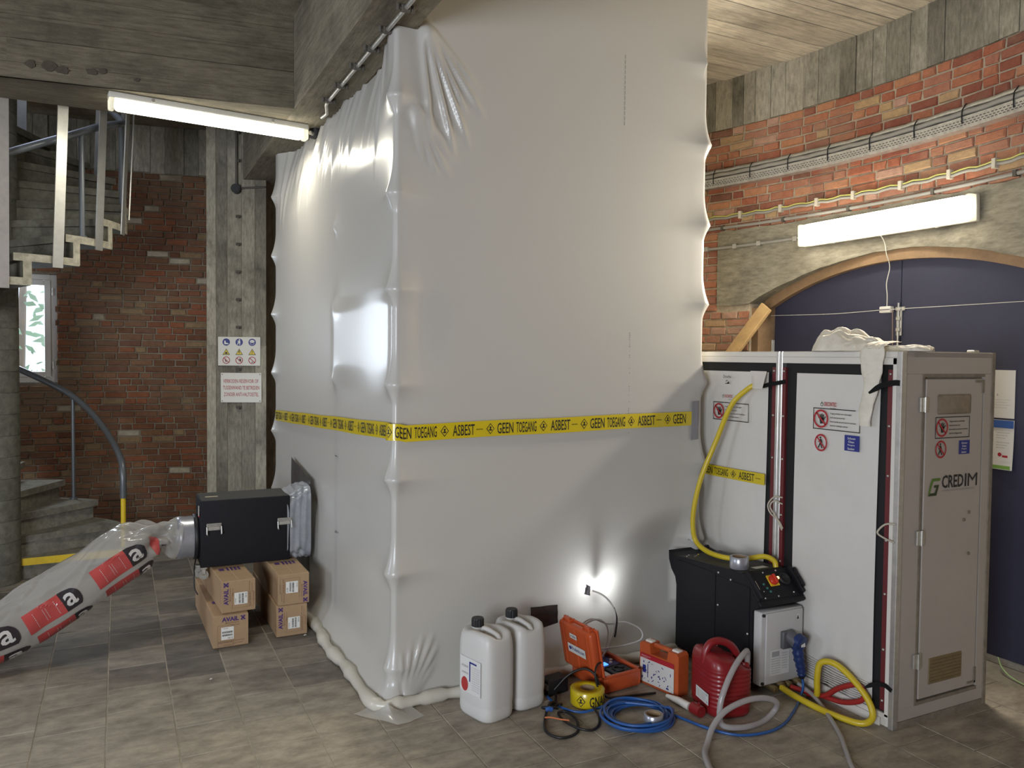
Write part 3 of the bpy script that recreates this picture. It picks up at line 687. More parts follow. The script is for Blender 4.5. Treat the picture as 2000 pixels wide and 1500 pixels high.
# helper light of each lamp: the tube's own output, spread along it
def tube_light(p, rot_target, L, wd, pw, col):
    o = area_light('tube_light', p, rot_target, L, wd, pw, col); o.data.specular_factor = 0; return o
l1 = tube_light((.575, 5.49, 3.165), (.6, 5.48, 0), 1.1, .06, 14, (1, .95, .80)); l1.rotation_euler = (0, 0, atan2(.14, 1.25))
l2 = area_light('tube_light_wall', (4.20, 3.44, 2.565), (0, 3.44, 1.0), 1.12, .12, 56, (1, .91, .76))

m_pipe = pm('grey_conduit', (.33, .315, .28), .5)
m_pipe_d = pm('dark_conduit', (.10, .09, .075), .6)
m_clip = pm('cable_clip', (.62, .58, .48), .5)
# conduit with clips under the main beam, feeding the lamp
root = thing('beam_conduit', 'thin galvanised conduit clipped along the underside of the concrete beam', 'pipe', (1.16, 4.2, 3.27))
q = MB(); q.tube([(1.165, 2.0, 3.265), (1.165, 4.93, 3.265)]+[(1.17, 4.99, 3.263), (1.19, 5.06, 3.262), (1.215, 5.16, 3.262), (1.205, 5.26, 3.262)], .011, 10); q.build('tube', m_galv, root)
for v in (3.45, 3.72, 3.98, 4.26, 4.6, 4.9):
    q = MB(); q.rbx((1.145, v-.014, 3.25), (1.185, v+.014, 3.279), .003, 1).cyl((1.128, v, 3.262), (1.202, v, 3.262), .006, n=8).cyl((1.13, v, 3.25), (1.13, v, 3.279), .009, n=8).cyl((1.2, v, 3.25), (1.2, v, 3.279), .009, n=8); q.build('saddle_clip', m_pipe_d, root)
root = thing('lamp_junction_box', 'dark round junction box under the beam beside the stair lamp', 'junction box', (1.25, 5.58, 3.24))
q = MB(); q.cyl((1.25, 5.62, 3.225), (1.25, 5.62, 3.28), .05, n=16); q.build('box_body', m_dark, root); q = MB(); q.cyl((1.195, 5.57, 3.24), (1.235, 5.6, 3.24), .014, n=10); q.build('gland', m_galv, root)
# old conduit and junction box on the column
cp = lambda a, d, z: colpt(a, d, z)
root = thing('column_junction_box', 'black round junction box with conduit on the concrete column', 'junction box', cp(.272, -.03, 3.19))
q = MB(); q.cyl(cp(.272, -.06, 3.19), cp(.272, 0, 3.19), .042, n=18).cyl(cp(.272, -.068, 3.19), cp(.272, -.058, 3.19), .034, n=18); q.build('box_body', m_dark, root)
q = MB(); q.cyl(cp(.272, -.02, 3.22), cp(.272, -.02, ZC), .011, n=8); q.build('conduit', m_pipe_d, root)
q = MB(); q.cyl(cp(.31, -.02, 3.2), cp(.526, -.03, 3.215), .009, n=8); q.build('conduit', m_pipe_d, root)
for z in (2.95, 2.7, 2.45, 2.2, 1.95, 1.57, 1.22, 3.45, 3.7):
    q = MB(); q.rbx(*[Vector(p) for p in (Vector(cp(.27, -.03, z-.012)), Vector(cp(.27, -.03, z-.012))+Vector((.045, .03, .022)))], .003, 1)
    q.cyl(cp(.292, -.03, z-.02), cp(.292, -.03, z), .008, n=8); q.build('wall_clip', m_pipe_d, root)

# cable tray, cables and conduits following the round wall above the door
def arcpts(a0, a1, z, R, n=40, wob=0):
    return [cyl_pt(rad(a0+(a1-a0)*i/n), z+(wob*sin(i*1.9)), R) for i in range(n+1)]
AT0, AT1 = -16, 20.5
root = thing('cable_tray', 'perforated metal cable tray along the brick wall above the door', 'cable tray', cyl_pt(0, 3.07, RW-.05))
m_tray = pm('tray_metal', (.60, .59, .56), .4, .7, var=.3, vscale=25)
def strip(mb, a0, a1, R, z0, R2, z1, n=40):
    """band along the arc between (R,z0) and (R2,z1)"""
    vs = []
    for i in range(n+1):
        t = rad(a0+(a1-a0)*i/n); vs += [cyl_pt(t, z0, R), cyl_pt(t, z1, R2)]
    mb.add(vs, [(2*i, 2*i+1, 2*i+3, 2*i+2) for i in range(n)])
q = MB(); arc(q, AT0, AT1, 3.022, 3.03, RW-.075, RW-.002, 40); q.build('tray_bottom', m_tray, root)
q = MB(); arc(q, AT0, AT1, 3.03, 3.085, RW-.077, RW-.073, 40); tw = q.build('tray_side', m_tray, root)
q = MB(); arc(q, AT0, AT1, 3.083, 3.09, RW-.08, RW-.068, 40); q.build('tray_lip', m_tray, root)
q = MB()
for row, z in enumerate((3.043, 3.055, 3.07)):
    n = 130
    for i in range(n):
        a = AT0+(AT1-AT0)*(i+.5*(row % 2))/n; arc(q, a, a+.16, z-.002, z+.002, RW-.0785, RW-.0765, 1)
tag(q.build('slots', pm('slot_dark', (.05, .05, .05), .8), root), kind='stuff')
root = thing('tray_cable', 'thick grey cables lying on top of the wall cable tray', 'cable', cyl_pt(0, 3.1, RW-.04))
for i, (z, R) in enumerate(((3.115, RW-.06), (3.12, RW-.028), (3.148, RW-.045))):
    q = MB(); q.tube(arcpts(AT0, AT1-1.0*i, z, R, 50, .003), .017, 8); q.build('cable', (m_pipe, m_pipe, m_galv)[i], root)
for i in range(9):
    a = AT0+3+i*3.7; q = MB(); q.tube([cyl_pt(rad(a), z, R) for z, R in ((3.05, RW-.081), (3.095, RW-.084), (3.13, RW-.081), (3.168, RW-.05))], .0035, 6); q.build('cable_tie', m_dark, root)
root = thing('earth_cable', 'green and yellow earth cable with grey cable clipped along the brick wall', 'cable', cyl_pt(0, 2.795, RW-.02))
q = MB(); q.tube(arcpts(AT0, AT1, 2.79, RW-.022, 60, .005), .0105, 8); q.build('grey_cable', m_pipe, root)
q = MB(); q.tube(arcpts(AT0, AT1, 2.806, RW-.024, 60, .006), .0055, 6); q.build('yellow_cable', pm('earth_yellow', (.62, .60, .18), .5), root)
for v in (4.947, 4.624, 4.288, 3.995, 3.711, 3.363, 3.028, 2.741, 2.44):
    a = math.degrees(math.asin((v-CV)/RW)); q = MB(); arc(q, a-.13, a+.13, 2.768, 2.822, RW-.04, RW, 2); q.build('clip', m_clip, root)
root = thing('wall_conduit', 'long grey conduit pipe along the wall just above the door lintel', 'pipe', cyl_pt(0, 2.715, RW-.02))
q = MB(); q.tube(arcpts(AT0, AT1, 2.715, RW-.018, 50), .0125, 10); q.build('tube', m_pipe, root)
for a in (-9, -3, 4, 10, 16): q = MB(); arc(q, a-.12, a+.12, 2.698, 2.732, RW-.034, RW, 2); q.build('clip', m_pipe_d, root)
root = thing('lamp_feed_conduit', 'short grey conduit feeding the lamp above the door from the left', 'pipe', cyl_pt(rad(12), 2.563, RW-.03))
q = MB(); q.tube([cyl_pt(rad(a), 2.556+.008*(20-a)/11, RW-.032) for a in (20, 18, 16, 14, 12, 10, 8.4)], .0115, 10); q.build('tube', m_pipe, root)
for a in (12.2, 14.6, 17.5, 8.7): q = MB(); arc(q, a-.2, a+.2, 2.545, 2.578, RW-.046, RW-.004, 2); q.build('clip', m_galv, root)

# pull switch box, its cord and the string across the door
m_cord = pm('white_cord', (.72, .70, .62), .6)
root = thing('pull_switch', 'white switch box hanging on a cord before the blue door', 'switch', (4.41, 3.47, 2.03))
q = MB(); q.rbx((4.395, 3.435, 2.008), (4.437, 3.515, 2.05), .006, 2); q.build('switch_box', m_white, root)
q = MB(); q.rbx((4.392, 3.437, 2.0265), (4.399, 3.513, 2.0305), .001, 1); q.build('seam', m_dark, root)
q = MB(); q.tube(smoothpath([(4.29, 3.44, 2.5), (4.35, 3.45, 2.45), (4.37, 3.45, 2.38), (4.41, 3.455, 2.30), (4.41, 3.475, 2.2), (4.41, 3.468, 2.12), (4.415, 3.472, 2.05)], 5), .003, 6); q.build('cord', m_cord, root)
q = MB(); q.tube([(4.415, 3.43, 2.02), (4.42, 3.425, 1.7), (4.42, 3.425, 1.2)], .003, 6); q.build('cord', pm('brown_cord', (.30, .2, .16), .6), root)
root = tag(MB().tube(smoothpath([(4.43, 4.49, 2.035), (4.40, 3.9, 2.02), (4.40, 3.45, 2.028), (4.40, 2.9, 2.03), (4.42, 2.2, 2.035)], 6), .002, 6).build('door_string', m_cord, loc=(4.41, 3.4, 2.03)), 'thin string stretched level across the blue double door', 'string')

# wall signs on the column
m_sign = pm('sign_white', (.72, .70, .62), .45); m_red = pm('print_red', (.42, .02, .03), .5); m_blk = pm('print_black', (.015, .015, .015), .5)
m_nav = pm('print_blue', (.02, .03, .22), .5); m_yel = pm('print_yellow', (.75, .55, .03), .5); m_wht = pm('print_white', (.8, .79, .74), .5)
R_ = ce; U_ = Vector((0, 0, 1))
def colsign(name, label, a0, z0, w_, h_):
    p = Vector(colpt(a0, -.016, z0)); root = thing(name, label, 'sign', p)
    q = MB(); M = Matrix((ce, cn, U_)).transposed(); q.rbox(p+ce*(w_/2)+U_*(h_/2)+cn*.004, (w_, .008, h_), .002, 1, M); q.build('sign_plate', m_sign, root)
    return root, p-cn*.0002
root, P = colsign('safety_sign', 'white safety sign with nine round and triangular pictograms on column', .105, 1.597, .375, .262)
B, W, Y, K, Rr, Pk = Flat(), Flat(), Flat(), Flat(), Flat(), Flat()
cx = (.073, .187, .302); cyb = (.214, .126, .050)
for x in cx: B.disc(x, cyb[0], .033)
W.poly([(.055, .226), (.068, .226), (.069, .209), (.093, .202), (.093, .195), (.056, .195)])                       # boot
W.disc(.190, .237, .006).poly([(.184, .229), (.196, .229), (.198, .212), (.194, .186), (.189, .186), (.189, .205), (.181, .205), (.176, .19), (.170, .19), (.176, .213)]).rect(.172, .222, .186, .227)   # harness figure
W.disc(.302, .222, .020, .014).rect(.278, .218, .326, .223); W.ring(.302, .204, .019, .003, .013)
for x in cx:
    K.poly([(x-.033, .098), (x+.033, .098), (x, .156)]); Y.poly([(x-.026, .103), (x+.026, .103), (x, .148)])
K2 = Flat(); K2.poly([(.058, .107), (.088, .107), (.082, .118), (.064, .118)]).disc(.073, .121, .006); K2.poly([(.184, .140), (.193, .140), (.188, .125), (.194, .125), (.184, .106), (.187, .119), (.181, .119)]); K2.rect(.300, .117, .304, .139).disc(.302, .111, .003)
for x in cx: Rr.ring(x, cyb[2], .033, .006).line(x-.023, cyb[2]+.022, x+.023, cyb[2]-.022, .006)
K2.poly([(.060, .060), (.067, .064), (.069, .048), (.078, .034), (.070, .033), (.063, .046)]).disc(.195, .049, .010).rect(.19, .055, .2, .066).disc(.302, .032, .005)
for f_, m_, n_, l_ in ((B, m_nav, 'blue_discs', .0012), (W, m_wht, 'white_symbols', .0018), (K, m_blk, 'triangle_borders', .0012), (Y, m_yel, 'yellow_triangles', .0018), (K2, m_blk, 'black_symbols', .0024), (Rr, m_red, 'prohibition_rings', .003)):
    f_.build(n_, m_, P, R_, U_, root, l_)
root, P = colsign('warning_sign', 'white sign with three lines of red Dutch text on column', .128, 1.262, .362, .27)
T = Flat(); T.text('VERBODEN RESERVOIR OF', .022, .178, .312, .034, .012).text('TUSSENWAND TE BETREDEN', .020, .118, .322, .034, .012).text('ZONDER ANTI-VALTOESTEL', .028, .057, .308, .034, .012); T.build('lettering', m_red, P, R_, U_, root)
S = Flat()
for x in (.014, .348):
    for y in (.014, .256): S.disc(x, y, .0045, n=8)
S.build('screws', m_blk, P, R_, U_, root)

# ================================================================== THE SHEETED ENCLOSURE
m_film = film_mat('white_sheet', (.575, .562, .525), .16, .33, coat=.25)
PA, PB, PC, PD = (1.145, 6.47), (1.212, 3.69), (3.062, 3.69), (3.03, 6.5)     # scaffold standards
Z0, DZ = .632, .4625                                                           # ring heights on the standards
RB, RP = .026, .064
def rho(z):
    t = ((z-Z0)/DZ) % 1.0                    # 0 at a ring, rising towards the next one
    return RB+(RP-RB)*max((1-min(1, t*2.3))**2.2, max(0, 1-(1-t)*5)**1.6)
PINS = [(z, RP) for z in [Z0+DZ*i for i in range(7)]]
def ramp01(x, a, b): t = max(0, min(1, (x-a)/(b-a))); return t*t*(3-2*t)
rnd = random.Random(17)
FOLD_T = [(rnd.uniform(.05, 1.0), rnd.uniform(.010, .022), rnd.uniform(.008, .02), rnd.uniform(.25, .75)) for _ in range(34)]
FOLD_C = [(rad(a), am, le, rw) for a, am, le, rw in ((-84, .020, .62, .016), (-74, .026, .74, .015), (-66, .024, .70, .014), (-60, .020, .55, .013), (-52, .020, .62, .014), (-45, .014, .5, .013))]
FOLD_C2 = [(rad(a), am, le, .016) for a, am, le in ((-74, .010, .34), (-66, .012, .42), (-58, .014, .45), (-50, .013, .40), (-44, .011, .34), (-36, .008, .22))]
FOLD_B = [(rad(a), am, le, .014) for a, am, le in ((88, .012, .34), (79, .018, .36), (70, .018, .40), (62, .016, .42), (54, .014, .38), (46, .01, .30))]
def fan(x, z, ox, oz, folds):
    dx, dz = x-ox, z-oz; rr_ = sqrt(dx*dx+dz*dz)
    if rr_ < .02 or rr_ > .9: return 0
    an = atan2(dz, dx); s_ = 0
    for a, am, le, wd in folds:
        d = abs(an-a)*rr_
        if d < wd*2.5: s_ += am*exp(-(d/wd)**2)*ramp01(rr_, .03, .12)*(1-ramp01(rr_, le*.7, le))
    return s_
def out_left(v, z):
    """how far the left sheet stands out from its plane at depth v, height z"""
    o_ = 0
    s_ = (v-3.69)/(6.47-3.69)
    o_ -= .018*sin(pi*max(0, min(1, s_)))*(1-.5*ramp01(z, 2.2, 3.2))
    for z_ in (1.552, 2.015, 2.47):                         # an inner standard's rings press the sheet out
        d = sqrt((v-4.72)**2+((z-z_)*1.0)**2); o_ += .032*exp(-d/.05)
    if 1.45 < z < 2.12:                                     # taut field between them
        o_ += (.052*max(0, min(1, (v-3.70)/1.0))-.024*ramp01(v, 3.66, 3.8))*(1-ramp01(v, 4.70, 4.90))*ramp01(z, 1.48, 1.66)*(1-ramp01(z, 1.94, 2.05))
    if z > 2.2:                                             # gathered folds below the beam
        for f0, am, wd, ln in FOLD_T:
            vv = 3.72+f0*2.7; top = 3.28
            if top-z < ln:
                d = abs(v-vv-.05*(top-z)*(f0-.4))
                if d < wd*3: o_ += am*exp(-(d/wd)**2)*(1-ramp01(top-z, ln*.45, ln))
    o_ += .09*(1-ramp01(z, 0, .22))**2
    o_ -= .125*max(0, (z-2.70)/.58)**1.4*ramp01(v, 3.72, 4.2)*(1-ramp01(v, 6.2, 6.45))
    d = sqrt((v-5.36)**2+(z-.70)**2); o_ -= .05*exp(-d/.09)-.0
    return o_
def out_front(u, z):
    s_ = (u-1.21)/(3.06-1.21); o_ = -.02*sin(pi*max(0, min(1, s_)))
    o_ += fan(u, z, 1.31, 3.36, FOLD_C)+fan(u, z, 1.25, 2.95, FOLD_C2)
    o_ += fan(u, z, 1.22, -.04, FOLD_B)
    o_ += .05*(1-ramp01(z, 0, .2))**2
    d = sqrt(((u-2.92)/.55)**2+((z-.35)/.5)**2); o_ -= .11*(1-ramp01(d, .35, 1.0))
    d = sqrt(((u-1.34)/.10)**2+((z-1.86)/.22)**2); o_ -= .018*exp(-d*d)
    d = sqrt((u-2.36)**2+(z-.44)**2); o_ -= .02*exp(-d/.05)
    return o_
def ztop(u, side): return 3.275 if side != 'f' or u < 1.302 else 3.275+min(.575, (u-1.302)*25)
def seg_pt(P, Q, f_, n_, side, z):
    L_ = sqrt((Q[0]-P[0])**2+(Q[1]-P[1])**2); w_ = min(f_, 1-f_)*L_
    x = P[0]+(Q[0]-P[0])*f_; y = P[1]+(Q[1]-P[1])*f_
    b = RB+(rho(z)-RB)*exp(-w_/.085)
    k = ramp01(w_, 0, .12)
    if side == 'l': b += out_left(y, z)*(k if z > .25 else 1)
    elif side == 'f': b += out_front(x, z)*(k if z > .25 and z < 2.8 else 1)
    return (x+n_[0]*b, y+n_[1]*b, z)
def corner_pt(P, a, z, skirt):
    b = rho(z) if z < 3.3 else RB
    b += skirt*(1-ramp01(z, 0, .22))**2
    return (P[0]+b*cos(a), P[1]+b*sin(a), z)
cols = []     # list of functions (z)->point, with top height
def nrm2(P, Q): dx, dy = Q[0]-P[0], Q[1]-P[1]; l = sqrt(dx*dx+dy*dy); return (dy/l, -dx/l)
nl = (-1, 0); nl = nrm2(PB, PA); nl = (-abs(nl[0]), nl[1] if nl[0] < 0 else -nl[1])
nf = (0, -1); nr = (1, 0); nb = (0, 1)
for i in range(12): cols.append((lambda z, f_=i/12: seg_pt((1.145+.5, 6.47), PA, f_, nb, 'b', z), 3.275))
for i in range(9): cols.append((lambda z, a=pi/2+(pi/2)*i/8: corner_pt(PA, a, z, .07), 3.275))
for i in range(1, 190): cols.append((lambda z, f_=i/190: seg_pt(PA, PB, f_, nl, 'l', z), 3.275))
for i in range(11): cols.append((lambda z, a=pi+(pi/2)*i/10: corner_pt(PB, a, z, .08), 3.275))
for i in range(1, 210):
    f_ = i/210; u = PB[0]+(PC[0]-PB[0])*f_
    cols.append((lambda z, f_=f_: seg_pt(PB, PC, f_, nf, 'f', z), ztop(u, 'f')))
for i in range(9): cols.append((lambda z, a=-pi/2+(pi/2)*i/8: corner_pt(PC, a, z, .0), 3.85))
for i in range(1, 30): cols.append((lambda z, f_=i/29: seg_pt(PC, PD, f_, nr, 'r', z), 3.85))
NZ = 320
tent = MB(); vs = []
for j in range(NZ+1):
    for fn, zt in cols: vs.append(fn(min(zt, 3.85*j/NZ)))
wn_ = len(cols)
def live(i, j): return 3.85*j/NZ < min(cols[i][1], cols[i+1][1])-1e-6
tent.add(vs, [(j*wn_+i, j*wn_+i+1, (j+1)*wn_+i+1, (j+1)*wn_+i) for j in range(NZ) for i in range(wn_-1) if live(i, j)], True)
enc = thing('sheeted_enclosure', 'tall white plastic sheeted containment tent stretched over a hidden scaffold', 'tent', (2.1, 5, 0))
tent.build('sheet', m_film, enc)
# the scaffold that carries it
m_scaf = pm('scaffold_tube', (.4, .4, .4), .4, .8)
for P in (PA, PB, PC, PD, (1.19, 4.72)):
    q = MB(); q.cyl((P[0]+(.03 if P[1] == 4.72 else 0), P[1], 0), (P[0]+(.03 if P[1] == 4.72 else 0), P[1], 2.6 if P[1] == 4.72 else 3.24), .022, n=10)
    for i in range(4 if P[1] == 4.72 else 6): z = Z0+DZ*i; q.cyl((P[0]+(.03 if P[1] == 4.72 else 0), P[1], z-.004), (P[0]+(.03 if P[1] == 4.72 else 0), P[1], z+.004), .056, n=16)
    q.build('scaffold_standard', m_scaf, enc)
# vertical weld seams and tape ridges in the sheet
m_seam = film_mat('sheet_seam', (.74, .72, .68), .1, .25)
rnd = random.Random(3)
q = MB()
for i in range(46):
    z = 1.28+i*.0125
    if rnd.random() < .6: q.rbox(seg_pt(PB, PC, .735+rnd.uniform(-.0008, .0008), nf, 'f', z), (.004, .004, rnd.uniform(.003, .008)), .001, 1)
for i in range(14): q.rbox(seg_pt(PB, PC, .705, nf, 'f', 3.0+i*.028), (.004, .003, .022), .001, 1)
q.build('staple_row', m_pipe, enc)
# rolled foam and tape sealing the foot of the sheet
m_foam = film_mat('foam_seal', (.66, .63, .54), .1, .38, coat=.3)
seal_pts = [(1.06, 6.3, .02)]+[(1.075-.012*sin(i*1.3), 6.2-i*.16, .026) for i in range(15)]+[(1.085, 3.68, .024), (1.13, 3.6, .022), (1.2, 3.592, .024)]+[(1.3+i*.12, 3.59+.008*sin(i*2.1), .026) for i in range(14)]
SP = smoothpath(seal_pts, 4); rs = [.031+.006*sin(i*.9)+.003*sin(i*2.3) for i in range(len(SP))]
tag(MB().tube(SP, .03, 10, rs=rs).build('sealing_roll', m_foam, loc=(1.2, 3.6, 0)), 'lumpy whitish sealing roll along the foot of the plastic tent', 'seal')
# offcut of film on the floor at the corner
m_clearfilm = film_mat('clear_film', (.78, .77, .73), .3, .12, alpha=.35, coat=.5)
out = [(.985, 3.62), (1.05, 3.52), (1.135, 3.42), (1.2, 3.425), (1.285, 3.47), (1.26, 3.56), (1.24, 3.62), (1.13, 3.66), (1.06, 3.66)]
def film_pt(a, b):
    i = a*len(out); k = int(i) % len(out); f_ = i-int(i); p, q_ = out[k], out[(k+1) % len(out)]
    x, y = p[0]+(q_[0]-p[0])*f_, p[1]+(q_[1]-p[1])*f_; c = (1.13, 3.55); t = 1-b
    x, y = c[0]+(x-c[0])*t, c[1]+(y-c[1])*t
    return (x, y, .006+.006*sin(17*x+5*y)*sin(23*y)+.05*b*b*max(0, 1-abs(x-1.13)/.1))
tag(MB().grid(film_pt, 45, 10, closed_u=True).build('plastic_offcut', m_clearfilm, loc=(1.13, 3.5, 0)), 'loose piece of clear plastic film on the floor at the tent corner', 'plastic sheet')

# ---------------- yellow barrier tape round the tent
m_tape = pm('tape_yellow', (.62, .48, .012), .28, coat=.4)
TWD = .081
TS0 = (PB[0]-.075, 0)
LL = 2.82; 
def tape_path(s):
    """s = 0 at the corner, negative along the left sheet, positive along the front"""
    if s < -.06:
        v = 3.66-(s+.06)*1.0; f_ = (v-3.69)/(6.47-3.69); x = PB[0]+(PA[0]-PB[0])*f_
        b = RB+.012+max(0, out_left(v, 1.3))+.004; return Vector((x-b, v, 1.335-.115*min(1, max(0, f_))-.0)), Vector((0, -1, 0)), Vector((-1, 0, 0))
    if s < .06:
        a = pi+(pi/2)*(s+.06)/.12; b = .062; return Vector((PB[0]+b*cos(a), PB[1]+b*sin(a), 1.333)), Vector((-sin(a), cos(a), 0)), Vector((cos(a), sin(a), 0))
    u = PB[0]+(s-.06)+.0; f_ = (u-PB[0])/(PC[0]-PB[0]); b = .036
    return Vector((u, PB[1]-b-.026*exp(-(u-PB[0])/.1), 1.325+.03*f_)), Vector((1, 0, 0)), Vector((0, -1, 0))
def tape_fn(a, b, lift): p, t, n_ = tape_path(a); return p+Vector((0, 0, b))+n_*(lift+.0008)
root = thing('barrier_tape', 'yellow barrier tape with black lettering round the white plastic tent', 'tape', (PB[0], PB[1]-.06, 1.33))
q = MB(); S0, S1 = -2.80, 1.855
q.grid(lambda a, b: tape_fn(S0+(S1-S0)*a, (b-.5)*TWD+.0015*sin(37*a), 0), 150, 2); q.build('tape_band', m_tape, root)
def ghs(F, x, w_, h_):
    F.poly([(x+w_/2, -h_/2), (x+w_, 0), (x+w_/2, h_/2), (x, 0)])
def ghs_in(Y_, K_, x, w_, h_):
    Y_.poly([(x+w_/2, -h_*.40), (x+w_*.9, 0), (x+w_/2, h_*.40), (x+w_*.1, 0)])
    K_.disc(x+w_/2, h_*.12, w_*.12, n=10).poly([(x+w_*.44, h_*.08), (x+w_*.56, h_*.08), (x+w_*.58, -h_*.06), (x+w_*.74, -h_*.06), (x+w_*.66, -h_*.17), (x+w_*.34, -h_*.17), (x+w_*.26, -h_*.06), (x+w_*.42, -h_*.06)])
def tape_print(x0, PER, k0, k1, root, fn, hh=.048, lo=-9, hi=9):
    T_, Y_, K_ = Flat(), Flat(), Flat()
    for k in range(k0, k1):
        b = x0+k*PER
        for txt, f0, f1, h_ in (('GEEN', 0, .165, hh), ('TOEGANG', .195, .407, hh), ('ASBEST', .562, .774, hh), ('waarschuwing', .790, .855, hh*.2)):
            a0, a1 = b+f0*PER, b+f1*PER
            if a0 > lo and a1 < hi: T_.text(txt, a0, -h_/2, a1-a0, h_, .022)
        for f0 in (.4425, .891):
            a0 = b+f0*PER
            if a0 > lo and a0+.08*PER < hi: ghs(T_, a0, .080*PER, hh*1.02); ghs_in(Y_, K_, a0, .080*PER, hh*1.02)
    O = (0, 0, 0)
    T_.build('lettering', m_blk, O, (1, 0, 0), (0, 1, 0), root, .001, fn); tag(Y_.build('diamond_field', m_tape, O, (1, 0, 0), (0, 1, 0), root, .0015, fn), kind='stuff'); tag(K_.build('diamond_symbol', m_blk, O, (1, 0, 0), (0, 1, 0), root, .002, fn), kind='stuff')
tape_print(.025, .562, -6, 4, root, tape_fn, .056, S0+.01, S1-.02)
m_duct = pm('duct_tape', (.28, .28, .30), .38, .3, var=.1, vscale=40); m_ductd = pm('dark_tape', (.075, .07, .07), .35, .2, var=.2, vscale=30, bump=.3, bscale=30)
def patch(name, label, pts, m, n_=nf, lift=.01, fold=.004):
    """piece of tape stuck on the front sheet; pts (u,z)"""
    us = [p[0] for p in pts]; zs = [p[1] for p in pts]; mb = MB()
    def P(a, b):
        t0 = Vector(pts[0])*(1-a)+Vector(pts[1])*a; t1 = Vector(pts[3])*(1-a)+Vector(pts[2])*a; t = t0*(1-b)+t1*b
        f_ = (t[0]-PB[0])/(PC[0]-PB[0]); p = seg_pt(PB, PC, f_, nf, 'f', t[1]); return (p[0], p[1]-lift-fold*sin(a*9+b*5)*sin(b*7), p[2])
    mb.grid(P, 10, 10); c = P(.5, .5)
    return tag(mb.build(name, m, loc=c), label, 'tape')
patch('duct_tape_patch', 'upright grey tape strip sealing the tent edge beside the shower cabin', [(2.995, 1.225), (3.045, 1.228), (3.048, 1.455), (3.0, 1.452)], m_duct, lift=.012, fold=.001)
patch('duct_tape_patch', 'dark grey tape patch low on the tent behind the second white jerrycan', [(1.955, .235), (2.125, .262), (2.12, .362), (1.955, .368)], m_ductd, lift=.012)
patch('duct_tape_patch', 'small grey tape piece at the glowing lamp hole in the tent', [(2.285, .40), (2.325, .385), (2.33, .435), (2.30, .452)], m_duct, lift=.02)
# lamp burning inside, close behind the sheet, and its cable
root = thing('inspection_lamp', 'bright lamp glowing through the lower right of the plastic tent', 'lamp', (2.37, 3.74, .42))
q = MB(); q.lathe([(.001, -.03), (.018, -.024), (.026, 0), (.018, .024), (.001, .03)], (2.37, 3.755, .43), 14); q.build('bulb', pm('bulb_glow', (1, 1, 1), .3, emit=(.95, .97, 1), es=60), root)
q = MB(); q.cyl((2.37, 3.755, .46), (2.37, 3.76, .54), .02, n=12); q.build('lamp_holder', m_dark, root)
ld = bpy.data.lights.new('bulb_light', 'POINT'); ld.energy = 14; ld.color = (.93, .96, 1); ld.shadow_soft_size = .03
o = bpy.data.objects.new('bulb_light', ld); COL.objects.link(o); o.location = (2.37, 3.79, .45)
m_wcab = pm('white_cable', (.62, .62, .60), .45)
F_ = 3.60
root = thing('white_cable_coil', 'loose thin white cable loops hanging before the lower tent sheet', 'cable', (2.4, F_, .2))
def wc(pts, nm='cable', m=m_wcab, r_=.005): MB().tube(smoothpath(pts, 6), r_, 6).build(nm, m, root)
wc([(2.315, 3.63, .425), (2.36, 3.60, .405), (2.405, 3.59, .36), (2.432, 3.58, .30), (2.43, 3.58, .22), (2.39, 3.57, .13), (2.34, 3.56, .08), (2.3, 3.55, .02)])
wc([(2.30, 3.56, .01), (2.27, 3.57, .10), (2.2, 3.58, .17), (2.215, 3.585, .255), (2.29, 3.59, .285), (2.39, 3.585, .245), (2.50, 3.58, .24), (2.595, 3.57, .19), (2.60, 3.565, .135), (2.5, 3.56, .12), (2.38, 3.55, .125), (2.28, 3.55, .13)])
wc([(2.33, 3.56, .01), (2.36, 3.57, .1), (2.385, 3.575, .2), (2.36, 3.58, .26), (2.30, 3.585, .28), (2.22, 3.58, .25), (2.19, 3.575, .18)])
wc([(2.425, 3.585, .33), (2.443, 3.58, .27), (2.435, 3.575, .2), (2.425, 3.57, .17)], 'black_cable', m_dark, .006)

# ================================================================== DECONTAMINATION CABIN (two modules)
CUX = 3.173; CT = 1.745
m_cab = pm('cabin_panel', (.43, .39, .352), .5, var=.06, vscale=2.5, stain=(.42, .37, .32), sscale=3, samt=.25)
m_cabfilm = pm('cabin_curtain', (.66, .64, .60), .38, var=.05, vscale=4, coat=.15)
m_cabblk = pm('cabin_black', (.006, .006, .007), .7); m_cabred = pm('cabin_red_strip', (.13, .018, .022), .45); m_alup = pm('cabin_aluminium', (.60, .59, .57), .35, .75, var=.15, vscale=20)
m_dim = pm('groove_dirty', (.22, .19, .15), .7, var=.3, vscale=20); m_cabwht = pm('cabin_white_edge', (.70, .67, .61), .5)
CV0, CVS, CV1 = 2.41, 3.149, 3.93
cab = thing('shower_cabin', 'white mobile decontamination shower cabin of two modules beside the tent', 'cabin', (3.5, 3.1, 0))
def cb_(name, a, b, m, bev=0, parent=None):
    q = MB(); q.rbx(a, b, bev, 1) if bev else q.bx(a, b); return q.build(name, m, parent or cab)
cb_('roof', (CUX, CV0, CT-.03), (3.85, CV1, CT), m_cabwht, .004)
cb_('floor_tray', (CUX+.004, CV0+.004, 0.0), (3.85, CV1, .05), m_cabwht, .004)
cb_('rear_panel', (3.82, CV0+.03, .05), (3.85, CV1, CT-.03), m_cab)
